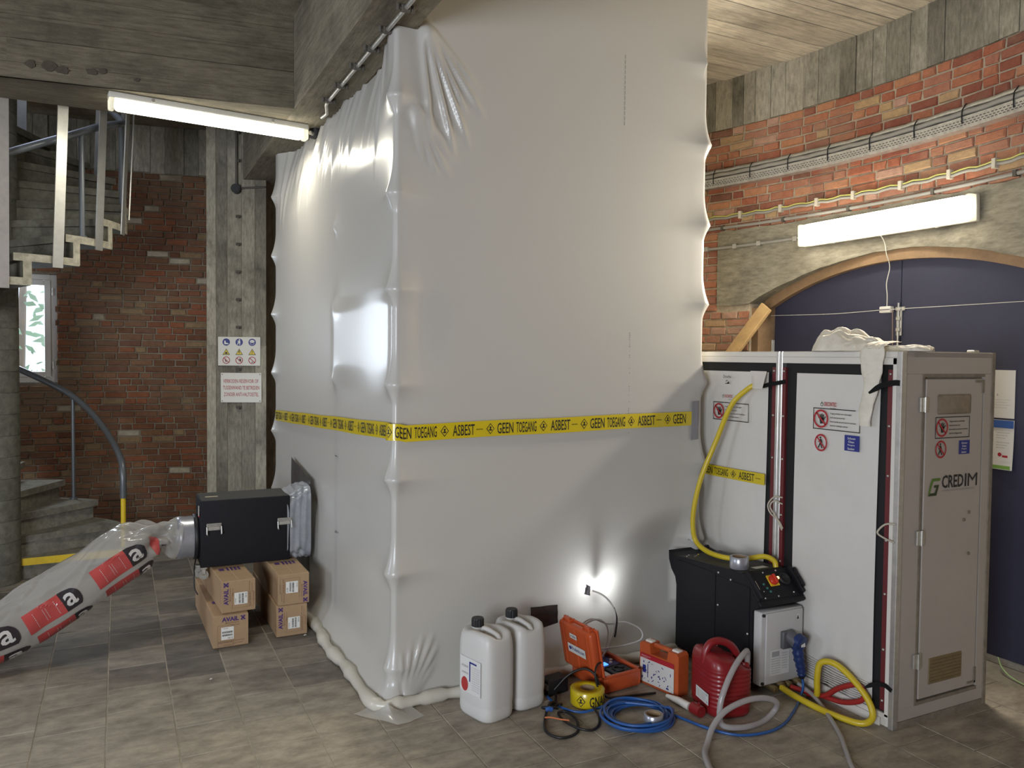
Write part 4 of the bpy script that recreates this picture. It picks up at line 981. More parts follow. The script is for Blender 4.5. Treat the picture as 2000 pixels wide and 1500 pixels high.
for (va, vb, first) in ((CV0, CVS, True), (CVS, CV1, False)):
    # coordinates along v, from the near end
    cb_('post', (CUX-.004, va, 0), (CUX+.03, va+.022, CT), m_alup, .003)
    cb_('post', (CUX-.004, vb-.024, 0), (CUX+.03, vb-.002, CT), m_alup, .003)
    if first: cb_('edge_strip', (CUX-.002, va+.022, .05), (CUX+.02, va+.042, CT-.03), m_cabwht)
    hb = va+(.042 if first else .022)
    cb_('header', (CUX-.002, va+.022, CT-.062), (CUX+.02, vb-.024, CT-.03), m_cabwht, .002)
    cb_('threshold', (CUX-.002, va+.022, .035), (CUX+.02, vb-.024, .062), m_cabwht, .002)
    cb_('black_back', (CUX+.012, va+.04, .06), (CUX+.018, vb-.04, CT-.062), m_cabblk)
    for s0, s1 in ((hb, hb+.024), (vb-.05, vb-.026)):
        rs_ = cb_('red_strip', (CUX-.003, s0, .075), (CUX+.012, s1, CT-.085), m_cabred)
        for z in (1.64, 1.40, 1.17, .87, .62, .36, .12):
            q = MB(); q.lathe([(.0065, 0), (.006, .004), (.001, .006)], (CUX-.003, (s0+s1)/2, z), 10, Matrix.Rotation(-pi/2, 3, 'Y')); q.build('snap_stud', m_galv, rs_)
# curtains: slightly billowing sheet, folded at the foot
def curtain(v0, v1, z0, z1, billow, ph):
    def P(a, b):
        v = v0+(v1-v0)*a; z = z0+(z1-z0)*b
        bb = billow*sin(pi*a)*sin(pi*min(1, b*1.1)) + .004*sin(9*a+4*b+ph)*(1-b)**1.5 + .006*sin(31*a+ph)*max(0, .22-b)*3
        return (CUX+.006-bb, v+.006*sin(3*b+ph), z)
    return MB().grid(P, 40, 50)
cu1 = curtain(CV0+.111, CVS-.118, .066, 1.632, .006, .3).build('curtain', m_cabfilm, cab)
cu2 = curtain(CVS+.088, 3.80, .066, 1.632, .012, 1.4).build('curtain', m_cabfilm, cab)
# pleats at the foot of the first curtain
q = MB()
for i in range(9): z = .075+i*.012; q.tube([(CUX-.004, 2.54+k*.055, z+.003*sin(k*1.7+i)+.006*(k/8)) for k in range(8)], .0035, 5)
q.build('curtain_hem', m_cabfilm, cab)
cb_('hem_strip', (CUX-.01, 2.47, .0), (CUX-.004, 3.05, .04), m_cabwht)
# prints on the curtains and the door
def no_entry(root, O, R, U, w_, h_, broken=False, nm='notice'):
    """framed notice: hand in a red ring, four lines of text"""
    K_, Rd, Pk_ = Flat(), Flat(), Flat()
    t = h_*.04
    K_.frame(0, 0, w_, h_, t) if not broken else K_.rect(0, 0, t, h_).rect(0, 0, w_, t).rect(0, h_-t, w_*.9, h_).rect(w_-t, 0, w_, h_*.5)
    cx_, cy_, r_ = h_*.46, h_*.5, h_*.43
    Rd.ring(cx_, cy_, r_, r_*.2).line(cx_-r_*.62, cy_+r_*.62, cx_+r_*.62, cy_-r_*.62, r_*.18)
    K_.poly([(cx_-.1*r_, cy_-.55*r_), (cx_+.32*r_, cy_-.5*r_), (cx_+.42*r_, cy_+.0*r_), (cx_+.1*r_, cy_+.12*r_), (cx_-.2*r_, cy_+.0*r_)])
    for k, (x, y) in enumerate(((-.38, .22), (-.12, .5), (.12, .56), (.34, .48), (.6, .25))): K_.line(cx_+(-.1+.11*k)*r_, cy_-.05*r_, cx_+x*r_, cy_+y*r_, .12*r_)
    for k, (txt, ww) in enumerate((('Toegang verboden voor onbevoegden', .44), ('Authorized personnel only', .31), ("Entree interdite aux personnes non autorisees", .53), ('Zutritt fur Unbefugte verboten', .37))):
        K_.text(txt, h_*.98, h_*(.72-.185*k), w_*ww*1.02, h_*.095, .045)
    K_.build('notice_text', m_blk, O, R, U, root); Rd.build('prohibition_ring', m_red, O, R, U, root, .002)
def no_walk(root, O, R, U, r_, ry=None):
    Rd, K_ = Flat(), Flat(); k = (ry or r_)/r_
    Rd.ring(0, 0, r_, r_*.2, ry).line(-r_*.62, k*r_*.62, r_*.62, -k*r_*.62, r_*.17)
    K_.disc(-.08*r_, .58*k*r_, .13*r_, n=10); K_.poly([(a*r_, b*k*r_) for a, b in ((-.2, .42), (.08, .42), (.2, .0), (.05, -.15), (.3, -.62), (.12, -.65), (-.1, -.2), (-.3, -.62), (-.46, -.58), (-.2, -.05))]); K_.poly([(a*r_, b*k*r_) for a, b in ((-.2, .36), (-.42, .05), (-.34, .0), (-.12, .2))])
    Rd.build('prohibition_ring', m_red, O, R, U, root, .0025); K_.build('walking_figure', m_blk, O, R, U, root, .0018)
def clean_sign(root, O, R, U, w_, h_):
    Flat().rect(0, 0, w_, h_).build('blue_label', m_nav, O, R, U, root); T_ = Flat()
    for i, (t_, a, ww) in enumerate((('Schoon', .22, .52), ('Clean', .27, .4), ('Propre', .24, .46), ('Sauber', .23, .48))): T_.text(t_, w_*a, h_*(.74-.22*i), w_*ww, h_*.14, .02)
    T_.build('lettering', m_wht, O, R, U, root, .0022)
def logo(root, O, R, U, s_):
    K_, Rd = Flat(), Flat(); K_.ring(.25*s_, .25*s_, .22*s_, .06*s_).rect(.22*s_, .3*s_, .28*s_, .62*s_)
    Rd.text('DECONTEC', .62*s_, .08*s_, 1.75*s_, .48*s_, .05); K_.text('services', 1.5*s_, -.24*s_, .8*s_, .18*s_, .0)
    K_.build('power_symbol', m_blk, O, R, U, root); Rd.build('lettering', m_red, O, R, U, root)
Rv, Uz = (0, -1, 0), (0, 0, 1); XF = CUX-.006
logo(cu1, (XF, 2.862, 1.468), Rv, Uz, .042)
no_entry(cu1, (XF, 2.905, 1.352), Rv, Uz, .285, .108, True)
no_walk(cu1, (XF, 2.852, 1.285), Rv, Uz, .040, .044)
clean_sign(cu1, (XF, 2.708, 1.262), Rv, Uz, .086, .076)
XG = CUX-.013
T_ = Flat(); T_.text('Douche', 0, 0, .062, .017, .012).poly([(.02, -.03), (.03, -.03), (.046, -.018), (.05, -.034), (.012, -.034)]).line(.02, -.02, .035, -.012, .004)
T_.build('lettering', m_blk, (XG, 3.57, 1.592), Rv, Uz, cu2)
logo(cu2, (XG, 3.578, 1.475), Rv, Uz, .036); no_entry(cu2, (XG, 3.653, 1.345), Rv, Uz, .295, .105)
# torn curtain corner folded outwards
def flap(a, b): return (CUX-.02-.05*a*b-.03*sin(pi*b)*a, 3.345-.125*b-.02*a, 1.637-.095*a+.0*b)
MB().grid(flap, 10, 10).build('folded_corner', m_cabfilm, cu2)
# straps of the cabin
m_strap = pm('black_strap', (.008, .008, .008), .8, spec=.2); m_loop = pm('beige_loop', (.50, .45, .36), .6)
def strap(pts, wd, m, nm):
    P = smoothpath(pts, 6); mb = MB(); vs = []
    for i, p in enumerate(P):
        t = (P[min(i+1, len(P)-1)]-P[max(i-1, 0)]).normalized(); n_ = t.cross(Vector((1, 0, 0))).normalized(); k = 1 if i < len(P)-4 else .4+.6*(len(P)-1-i)/4
        for s_ in (-.5, .5):
            for d in (0, -.003): vs.append(p+n_*wd*s_*k+Vector((d, 0, 0)))
    mb.add(vs, [f for i in range(len(P)-1) for f in ((4*i, 4*i+2, 4*i+6, 4*i+4), (4*i+1, 4*i+5, 4*i+7, 4*i+3), (4*i, 4*i+4, 4*i+5, 4*i+1), (4*i+2, 4*i+3, 4*i+7, 4*i+6))]+[(0, 1, 3, 2), (4*len(P)-4, 4*len(P)-2, 4*len(P)-1, 4*len(P)-3)])
    return mb.build(nm, m, cab)
strap([(CUX-.004, 3.10, 1.585), (CUX-.012, 3.15, 1.575), (CUX-.025, 3.2, 1.565), (CUX-.05, 3.245, 1.545)], .022, m_strap, 'strap')
strap([(CUX-.004, 2.412, 1.60), (CUX-.012, 2.44, 1.60), (CUX-.03, 2.49, 1.585), (CUX-.055, 2.535, 1.55)], .026, m_strap, 'strap')
strap([(CUX-.004, 2.412, .185), (CUX-.012, 2.45, .20), (CUX-.03, 2.49, .19), (CUX-.045, 2.525, .165)], .02, m_strap, 'strap')
for pts in ([(CUX-.006, 3.10, .965), (CUX-.03, 3.135, .965), (CUX-.045, 3.165, .92), (CUX-.04, 3.15, .875), (CUX-.02, 3.11, .84), (CUX-.006, 3.095, .80)], [(CUX-.006, 3.10, .93), (CUX-.035, 3.13, .945), (CUX-.045, 3.15, .91), (CUX-.03, 3.12, .86), (CUX-.006, 3.10, .79)],
            [(CUX-.006, 2.415, .955), (CUX-.03, 2.45, .95), (CUX-.05, 2.475, .91), (CUX-.03, 2.45, .885), (CUX-.006, 2.42, .87)]):
    MB().tube(smoothpath(pts, 6), .0045, 6).build('pull_loop', m_loop, cab)
# end wall with its hinged door
cb_('end_frame', (CUX+.03, CV0, CT-.105), (3.85, CV0+.03, CT-.001), m_cab, .002); cb_('end_frame', (CUX+.03, CV0, .03), (3.85, CV0+.03, .088), m_cab, .002)
cb_('end_frame', (CUX+.03, CV0, .088), (3.318, CV0+.03, CT-.105), m_cab); cb_('end_frame', (3.775, CV0, .088), (3.85, CV0+.03, CT-.105), m_cab)
cb_('corner_profile', (CUX-.006, CV0-.006, 0), (CUX+.03, CV0+.02, CT), m_alup, .003); cb_('corner_profile', (3.825, CV0-.004, .0), (3.853, CV0+.02, CT), m_dim, .003)
cb_('base_rail', (CUX+.03, CV0-.003, 0), (3.83, CV0+.02, .03), m_dim)
cb_('groove', (3.318, CV0+.014, .088), (3.775, CV0+.026, CT-.105), m_dim)
for a, b in (((3.318, CV0-.003, .088), (3.332, CV0+.016, CT-.105)), ((3.332, CV0-.003, 1.627), (3.775, CV0+.016, CT-.105)), ((3.332, CV0-.003, .088), (3.775, CV0+.016, .104))): cb_('door_trim', a, b, m_dim)
dl = cb_('hatch_door', (3.345, CV0-.002, .112), (3.762, CV0+.016, 1.618), m_cab, .003)
for z in (1.5, .88, .30):
    q = MB(); q.rbx((3.296, CV0-.012, z-.035), (3.352, CV0-.001, z+.035), .003, 1).cyl((3.325, CV0-.014, z-.036), (3.325, CV0-.014, z+.036), .007, n=10); q.build('hinge', m_galv, dl)
Yd = CV0-.003; Rx = (1, 0, 0)
q = MB(); q.rbx((3.425, Yd-.004, 1.452), (3.665, Yd+.004, 1.545), .008, 2); q.build('small_window', pm('window_dull', (.24, .20, .15), .2, var=.35, vscale=12), dl)
no_entry(dl, (3.412, Yd, 1.338), Rx, Uz, .252, .102)
no_walk(dl, (3.454, Yd, 1.287), Rx, Uz, .040, .042); clean_sign(dl, (3.588, Yd, 1.258), Rx, Uz, .08, .066)
G_, K_ = Flat(), Flat(); m_green = pm('logo_green', (.10, .20, .03), .5)
G_.poly([(.012, .05), (.028, .082), (.088, .082), (.084, .068), (.038, .068), (.024, .04)]).poly([(0, .0), (.012, .05), (.024, .04), (.016, .012)])
K_.poly([(.0, .0), (.06, .0), (.078, .05), (.044, .05), (.04, .038), (.058, .038), (.048, .013), (.016, .013)])
K2_ = Flat(); K2_.text('CRED', .098, .026, .158, .062, .05).text('I', .266, .026, .012, .062).text('M', .288, .026, .072, .062, .0); Gr = Flat(); Gr.text('ASBESTVERWIJDERING', .10, .008, .24, .011, .0)
G_.build('logo_mark', m_green, (3.372, Yd, 1.07), Rx, Uz, dl); K_.build('logo_mark', pm('logo_dark', (.03, .05, .02), .5), (3.372, Yd, 1.07), Rx, Uz, dl, .0018); K2_.build('lettering', m_blk, (3.372, Yd, 1.075), Rx, (.02, 0, 1), dl); Gr.build('lettering', pm('print_grey', (.3, .29, .28), .5), (3.372, Yd, 1.075), Rx, Uz, dl)
q = MB(); q.rbx((3.412, Yd-.003, .172), (3.655, Yd+.006, .298), .004, 1)
for i in range(7): q.bx((3.42, Yd-.006, .182+i*.016), (3.647, Yd-.003, .188+i*.016))
q.build('vent_plate', pm('vent_brown', (.20, .145, .07), .6, var=.2, vscale=20), dl)
for x, z in ((3.675, .973), (3.64, .94), (3.68, .772)): q = MB(); q.cyl((x, Yd-.006, z), (x, Yd, z), .008, n=10); q.build('bolt_head', m_dim, dl)
for a, b in (((3.70, Yd-.004, 1.60), (3.765, Yd, 1.612)), ((3.752, Yd-.004, 1.55), (3.765, Yd, 1.60)), ((3.70, Yd-.004, .125), (3.76, Yd, .135)), ((3.75, Yd-.004, .125), (3.76, Yd, .2))): cb_('tape_mark', a, b, m_dim, 0, dl)
q = MB(); q.rbx((3.72, 2.43, CT), (3.76, 2.47, CT+.012), .003, 1); q.build('roof_catch', m_galv, cab)
# yellow tape across the second curtain
root = thing('barrier_tape', 'short yellow tape strip across the shower curtain with black lettering', 'tape', (CUX-.02, 3.48, 1.04))
ct_fn = lambda a, b, lift: Vector((CUX-.020-lift-.006*sin(pi*min(1, max(0, a/.54))), 3.765-a, 1.042+b+.004*a))
q = MB(); q.grid(lambda a, b: ct_fn(a*.545, (b-.5)*.062, 0), 30, 2); q.build('tape_band', m_tape, root)
tape_print(.035, .562, 0, 1, root, ct_fn, .042, -1, .53)
# ================================================================== THINGS AROUND THE CABIN
def bumpy(x, y, k=1): return sin(23*x*k+3*y)*.5+sin(41*y*k-7*x)*.3+sin(67*x*k+53*y)*.2
m_cloth = pm('coverall_white', (.74, .70, .60), .85, var=.10, vscale=14, bump=.9, bscale=26)
root = thing('coverall', 'crumpled white disposable coverall lying on the cabin roof, one sleeve hanging', 'clothing', (3.3, 2.7, CT))
def lump(a, b):
    v = 2.965-.62*a; half = .16*sqrt(max(0, 1-((v-2.80)/.19)**2)) if v > 2.66 else 0
    half = max(half, .045+.02*sin(14*v) if v < 2.78 else 0); half *= min(1, a*14+.05)*min(1, (1-a)*20+.1)
    uc = 3.29-.02*(2.8-v); u = uc+half*(2*b-1)
    pk = .066*exp(-((v-2.85)/.11)**4)+.035*exp(-((v-2.69)/.07)**2)+.022
    h = pk*max(0, 1-(2*b-1)**2)**.38
    h *= .78+.30*abs(sin(16*v+22*u))+.22*abs(sin(31*v-19*u+1))+.12*abs(sin(57*u+40*v))
    return (u+.012*bumpy(v, b), v, CT+.002+max(0, h)*min(1, a*10)*min(1, (1-a)*16+.15))
MB().grid(lump, 70, 30).build('coverall_body', m_cloth, root)
def sleeve(a, b):
    z = CT+.012-.365*b; w_ = .062-.028*ramp01(b, .1, .75)+.004*sin(11*b); vc = 2.543+.03*ramp01(b, .2, .9)+.006*sin(9*b)
    an = 2*pi*a; return (CUX-.026-.012*sin(an)*(1+.4*sin(20*b+3*a))-.02*b*0, vc+w_*cos(an)*(1+.05*sin(25*b)), z)
MB().grid(sleeve, 24, 40, closed_u=True).build('sleeve', m_cloth, root)
def over(a, b):   # cloth bridging the roof edge
    v = 2.60-.115*a; t = b*pi/2; return (CUX+.10-.125*sin(t)-.006*sin(9*a), v, CT+.012+.034*cos(t)-.0*a+.004*sin(25*a))
MB().grid(over, 14, 12).build('shoulder', m_cloth, root)

# plank leaning behind the cabin against the door arch
m_plank = pm('raw_plank', (.52, .34, .15), .6, var=.2, vscale=7, bump=.2, bscale=60)
d_ = Vector((4.255, 4.36, 2.13))-Vector((4.12, 4.60, 1.755)); top = Vector((4.255, 4.36, 2.09)); low_ = top-d_*(2.06/.375)
ax = (top-low_).normalized(); sd = Vector((0, 1, 0)); sd = (sd-ax*sd.dot(ax)).normalized(); nm_ = ax.cross(sd)
q = MB(); Mx = Matrix((sd, nm_, ax)).transposed(); q.rbox((top+low_)/2, (.118, .028, (top-low_).length), .003, 1, Mx)
tag(q.build('plank', m_plank, loc=low_), 'raw wooden plank leaning behind the cabin up to the door arch', 'plank')

# papers on the blue door
m_paper = pm('paper', (.70, .69, .66), .6); m_pblue = pm('poster_blue', (.03, .10, .34), .5); m_pgreen = pm('poster_green', (.22, .42, .08), .5); m_pgrey = pm('poster_grey', (.35, .35, .36), .6)
root = thing('notice_sheet', 'plain white notice sheet on the blue door, above the poster', 'paper', (DU-.004, 2.73, 1.52))
q = MB(); q.bx((DU-.004, 2.668, 1.385), (DU-.001, 2.86, 1.655)); q.build('sheet', m_paper, root)
T_ = Flat()
for k, y in enumerate((.10, .085, .07, .055)): T_.text('Mededeling aan bezoekers', .05, y, .12-.02*(k % 2), .006)
T_.poly([(.09, .125), (.10, .125), (.095, .14)]); T_.build('print', m_pgrey, (DU-.004, 2.86, 1.385), (0, -1, 0), Uz, root)
root = thing('safety_poster', 'white poster with blue header and green foot on the blue door', 'poster', (DU-.004, 2.73, 1.23))
q = MB(); q.grid(lambda a, b: (DU-.005-.012*a*(1-b)**2, 2.86-.195*a, 1.095+.28*b), 8, 8); q.build('sheet', m_paper, root)
Flat().rect(0, .235, .193, .278).build('header', m_pblue, (DU-.006, 2.86, 1.095), (0, -1, 0), Uz, root, .003)
Flat().rect(.07, .004, .185, .024).build('footer', m_pgreen, (DU-.016, 2.86, 1.095), (0, -1, 0), Uz, root, .003)
T_ = Flat()
for k, y in enumerate((.205, .19, .175, .15, .135, .12)): T_.text('Veilig werken op de werf', .10, y, .075-.012*(k % 3), .006)
T_.build('print', m_blk, (DU-.010, 2.86, 1.095), (0, -1, 0), Uz, root, .004)
Flat().disc(.125, .085, .011).rect(.14, .07, .17, .082).build('print_red', m_red, (DU-.014, 2.86, 1.095), (0, -1, 0), Uz, root, .004)
q = MB(); q.tube(smoothpath([(4.36, 2.66, .06), (4.30, 2.6, .035), (4.27, 2.52, .008), (4.22, 2.35, .008)], 6), .004, 6)
tag(q.build('green_cord', pm('cord_green', (.35, .5, .22), .5), loc=(4.3, 2.6, 0)), 'thin pale green cord on the floor at the blue door sill', 'cord')

# ---------------------------------------------------------------- black water heating unit
m_mach = pm('machine_black', (.008, .008, .011), .55, spec=.3, var=.2, vscale=120, bump=.15, bscale=400)
m_mtop = pm('machine_top', (.045, .043, .038), .65, var=.35, vscale=12); m_gbox = pm('grey_enclosure', (.52, .51, .50), .45); m_label = pm('label_white', (.66, .66, .64), .5)
U0, U1, VF, VB, ZT, ZBm = 2.862, 3.158, 2.99, 3.60, .592, .045
mach = thing('shower_pump_unit', 'black water heating pump unit with grey switch box before the cabin', 'machine', (3.01, 3.3, 0))
prof = [(VF, ZBm), (VB, ZBm), (VB, .40), (VB+.012, .445), (VB+.05, .485), (VB+.072, .535), (VB+.075, .585), (VB+.06, .572), (VB, .566), (3.08, ZT+.008), (3.05, ZT), (2.945, .478), (2.945, .452), (VF, .43)]
q = MB(); q.prism(prof, 0, U0+.004, U1); q.build('housing', m_mach, mach)
q = MB(); q.prism([(3.075, ZT+.010), (VB-.02, .572), (VB-.02, .567), (3.075, ZT+.002)], 0, U0+.012, U1-.012); q.build('top_plate', m_mtop, mach)
for a, b in (((U0+.001, VF+.02, ZBm+.01), (U0+.005, 3.26, .54)), ((U0+.001, 3.268, ZBm+.01), (U0+.005, VB-.01, .55))): q = MB(); q.bx(a, b); q.build('side_panel', m_mach, mach)
for v, z in ((3.245, .56), (3.15, .545), (3.245, .385), (3.245, .16), (3.02, .30), (3.02, .10)):
    q = MB(); q.lathe([(.0065, 0), (.005, .004), (.001, .005)], (U0+.001, v, z), 10, Matrix.Rotation(-pi/2, 3, 'Y')); q.build('screw', m_galv, mach)
for x, v in ((2.9, 3.05), (3.12, 3.05), (2.9, 3.54), (3.12, 3.54)): q = MB(); q.cyl((x, v, 0), (x, v, ZBm), .016, n=12); q.build('foot', m_dark, mach)
for i, (x, v) in enumerate(((2.89, 3.54), (2.92, 3.56), (2.95, 3.53), (2.93, 3.52), (2.98, 3.55))): q = MB(); q.cyl((x, v, .57), (x, v, .577), .005, n=8); q.build('rivet', m_yel if i == 4 else m_galv, mach)
q = MB(); q.rbx((3.02, 3.30, .585), (3.10, 3.50, .60), .006, 2); q.build('grip_recess', m_dark, mach)
# slanted control panel
pO = Vector((U0-.006, 2.945, .482)); pU = Vector((0, 3.055-2.945, .598-.482)).normalized(); pR = Vector((1, 0, 0)); pN = pR.cross(pU); PM = Matrix((pR, pU, pN)).transposed(); PL = .162
def PP(a, b, c=0): return pO+pR*a+pU*b+pN*c
q = MB(); q.rbox(PP(.154, PL/2, .006), (.305, PL, .012), .004, 1, PM)
for a in (.012, .296):      # side cheeks with grip slots
    q.rbox(PP(a, PL/2, .022), (.014, PL*.96, .036), .006, 2, PM)
q.rbox(PP(.154, -.012, .0), (.305, .03, .022), .006, 2, PM)
cp_ = q.build('control_panel', m_mach, mach)
q = MB(); q.rbox(PP(.297, PL*.5, .055), (.012, PL*.62, .012), .004, 2, PM).rbox(PP(.297, PL*.2, .042), (.012, .012, .03), .003, 1, PM).rbox(PP(.297, PL*.8, .042), (.012, .012, .03), .003, 1, PM); q.build('grip', m_mach, cp_)
q = MB(); q.rbox(PP(.155, .098, .014), (.062, .062, .006), .004, 1, PM); q.build('switch_plate', m_yellow, cp_)
q = MB(); qq = pN.to_track_quat('Z', 'Y').to_matrix(); q.lathe([(.027, 0), (.026, .012), (.02, .016), (.001, .017)], PP(.155, .098, .017), 20, qq).rbox(PP(.155, .098, .037), (.014, .05, .014), .004, 2, PM); q.build('rotary_switch', pm('switch_red', (.62, .04, .015), .35), cp_)
q = MB(); q.lathe([(.008, 0), (.007, .008), (.001, .011)], PP(.192, .107, .014), 12, qq); q.build('pilot_lamp', pm('pilot_lit', (1, .6, .2), .4, emit=(1, .55, .15), es=5), cp_)
q = MB(); q.lathe([(.034, 0), (.034, .01), (.027, .012), (.026, .004), (.001, .004)], PP(.235, .098, .012), 22, qq); q.build('gauge', m_dark, cp_)
for x, y in ((.085, .085), (.095, .062), (.105, .042)): q = MB(); q.lathe([(.007, 0), (.006, .006), (.001, .007)], PP(x, y, .012), 10, qq); q.build('green_button', pm('button_green', (.03, .16, .13), .4), cp_)
for x, y in ((.03, .145), (.12, .148), (.21, .15), (.05, .012), (.14, .012), (.25, .02)): q = MB(); q.lathe([(.005, 0), (.004, .004), (.001, .005)], PP(x, y, .012), 8, qq); q.build('screw', m_galv, cp_)
Flat().rect(.042, .06, .046, .11).rect(.06, .045, .066, .05).build('panel_marks', m_wht, PP(0, 0, .012), pR, pU, cp_)
Flat().rect(.06, .012, .15, .055).build('paper_label', m_label, (U0+.06, 3.08, ZT+.004), (1, 0, 0), (0, 1, -.05), mach, .008)
# grey switch box with socket
gb = MB(); gb.rbx((2.872, 2.935, .055), (3.156, VF, .432), .008, 2); gbox = gb.build('switch_box', m_gbox, mach)
q = MB(); q.rbx((2.898, 2.925, .062), (3.150, 2.937, .425), .006, 2); q.build('box_lid', m_gbox, gbox)
for x in (2.885, 3.143):
    for z in (.07, .416): q = MB(); q.cyl((x, 2.928, z), (x, 2.937, z), .008, n=10); q.build('lid_screw', m_blk, gbox)
Y0 = 2.9245
T_ = Flat(); T_.rect(.11, .30, .13, .33); T_.build('warning_label', m_label, (2.99, Y0, .07), Rx, Uz, gbox); Flat().poly([(.112, .303), (.128, .303), (.12, .326)]).build('warning_triangle', m_blk, (2.99, Y0, .07), Rx, Uz, gbox, .002)
Flat().rect(0, 0, .13, .13).build('info_label', m_label, (2.925, Y0, .105), Rx, Uz, gbox)
T_ = Flat(); T_.rect(.012, .095, .062, .122)
for i in range(7): T_.text('Gebruik alleen met aardlekschakelaar', .008, .082-.012*i, .062, .006, .01)
for i in range(7): T_.text('Handleiding', .08, .104-.013*i, .036, .007, .01)
T_.build('label_print', m_pgrey, (2.925, Y0, .105), Rx, Uz, gbox, .002)
m_gsock = pm('socket_grey', (.10, .10, .11), .45); m_bsock = pm('plug_blue', (.012, .03, .12), .4)
q = MB(); q.rbx((2.995, 2.905, .235), (3.075, 2.93, .325), .006, 2).cyl((3.045, 2.925, .30), (3.055, 2.87, .275), .036, .034, n=18); q.build('socket', m_gsock, gbox)
root = thing('blue_plug', 'blue industrial plug in the socket of the grey switch box', 'plug', (3.08, 2.86, .26))
q = MB(); q.cyl((3.062, 2.882, .282), (3.066, 2.85, .272), .041, n=20).cyl((3.064, 2.851, .272), (3.065, 2.845, .27), .036, .03, n=20); q.build('plug_flange', m_bsock, root)
Flat().rect(-.014, -.012, .014, .014).build('plug_label', m_label, (3.065, 2.844, .272), (1, 0, 0), (0, .2, 1), root)
q = MB(); q.tube(smoothpath([(3.062, 2.875, .255), (3.064, 2.868, .20), (3.075, 2.862, .14), (3.079, 2.86, .105)], 5), .03, 16, rs=[.03+.004*sin(i*2.4)-.0008*i for i in range(16)]); q.build('plug_body', m_bsock, root)
q = MB(); q.cyl((3.079, 2.86, .108), (3.081, 2.86, .092), .019, .012, n=14); q.build('cable_gland', m_dark, root)
q = MB()
for (x, z) in ((2.94, .05), (2.99, .06), (3.04, .055), (3.1, .06)): q.cyl((x, VF+.01, z), (x+.01, 2.9, z-.012), .014, n=12).cyl((x+.006, 2.93, z-.008), (x+.009, 2.905, z-.011), .019, n=6)
q.build('hose_coupling', pm('brass', (.35, .27, .14), .4, .8), mach)

def hose(name, label, pts, r_, m, n=8, cat='hose'):
    P = smoothpath(pts, n); c = P[len(P)//2]; return tag(MB().tube(P, r_, 10).build(name, m, loc=c), label, cat)
m_yh = pm('hose_yellow', (.62, .47, .02), .4, var=.06, vscale=20, coat=.2); m_rh = pm('hose_red', (.36, .025, .022), .45); m_clh = film_mat('hose_clear', (.58, .56, .56), .3, .2, alpha=.22, coat=.5)
m_bc = pm('cable_blue', (.02, .10, .34), .4, coat=.2)
hose('water_hose', 'yellow water hose rising from the pump unit into the shower curtain', [(3.155, 3.29, 1.565), (3.12, 3.33, 1.535), (3.078, 3.41, 1.44), (3.05, 3.495, 1.237), (2.99, 3.545, 1.027), (2.967, 3.578, .846), (2.967, 3.585, .725), (2.98, 3.57, .645), (2.975, 3.47, .612), (2.97, 3.33, .612), (3.03, 3.24, .616), (3.09, 3.15, .645), (3.11, 3.095, .632), (3.11, 3.08, .60)], .0145, m_yh)
hose('water_hose', 'yellow water hose looping on the floor before the first cabin curtain', [(2.99, 2.91, .045), (3.0, 2.84, .03), (3.02, 2.70, .016), (3.04, 2.57, .016), (3.08, 2.49, .018), (3.125, 2.475, .05), (3.135, 2.52, .12), (3.13, 2.62, .19), (3.115, 2.70, .222), (3.09, 2.755, .205), (3.082, 2.765, .13), (3.09, 2.77, .05), (3.11, 2.80, .016)], .0155, m_yh)
hose('water_hose', 'dark red water hose looping at the foot of the first cabin curtain', [(3.04, 2.90, .043), (3.10, 2.85, .025), (3.125, 2.77, .03), (3.138, 2.66, .04), (3.14, 2.56, .085), (3.14, 2.535, .13), (3.138, 2.58, .155), (3.13, 2.68, .10), (3.12, 2.75, .04), (3.10, 2.84, .014)], .013, m_rh)
hose('drain_hose', 'clear grey hose running from under the pump unit towards the front', [(3.10, 2.90, .045), (3.09, 2.80, .03), (3.037, 2.671, .012), (2.907, 2.474, .012), (2.80, 2.345, .012), (2.704, 2.225, .012), (2.62, 2.05, .012)], .0105, m_clh)
hose('suction_hose', 'translucent grey hose curling out of the red jerrycan onto the floor', [(2.70, 2.845, .235), (2.685, 2.83, .30), (2.64, 2.80, .315), (2.56, 2.775, .275), (2.49, 2.757, .20), (2.452, 2.75, .12), (2.452, 2.745, .04), (2.49, 2.72, .02), (2.58, 2.70, .016), (2.69, 2.715, .016), (2.76, 2.72, .05), (2.735, 2.69, .105), (2.66, 2.69, .137), (2.56, 2.70, .14), (2.45, 2.71, .11), (2.37, 2.70, .06), (2.30, 2.655, .02), (2.23, 2.59, .014), (2.17, 2.49, .014), (2.10, 2.36, .014)], .0135, m_clh, 6)
# blue cable: coil and its two running ends in one piece
pts = [(3.081, 2.86, .10), (3.085, 2.855, .05), (3.04, 2.83, .015), (2.96, 2.775, .009), (2.88, 2.725, .009), (2.76, 2.66, .009), (2.63, 2.632, .009), (2.49, 2.665, .009), (2.41, 2.77, .009), (2.36, 2.92, .009), (2.31, 3.05, .012)]
rnd = random.Random(5); cc = Vector((2.175, 2.995, 0)); a0 = .35; turns = 9
for i in range(turns*14):
    t = i/14; R_a = .150+.016*sin(t*1.7)-.003*(t % 4); a = a0+2*pi*t
    pts.append((cc.x+(R_a+.012*cos(t*2.2))*cos(a)+.012*sin(t*1.3), cc.y+R_a*.92*sin(a)+.012*cos(t*1.7), .009+.0075*(t % 5)+.004*sin(a*2+t)))
pts += [(2.15, 3.15, .03), (2.09, 3.155, .02), (1.98, 3.155, .012), (1.92, 3.20, .012), (1.895, 3.29, .012), (1.90, 3.38, .012)]
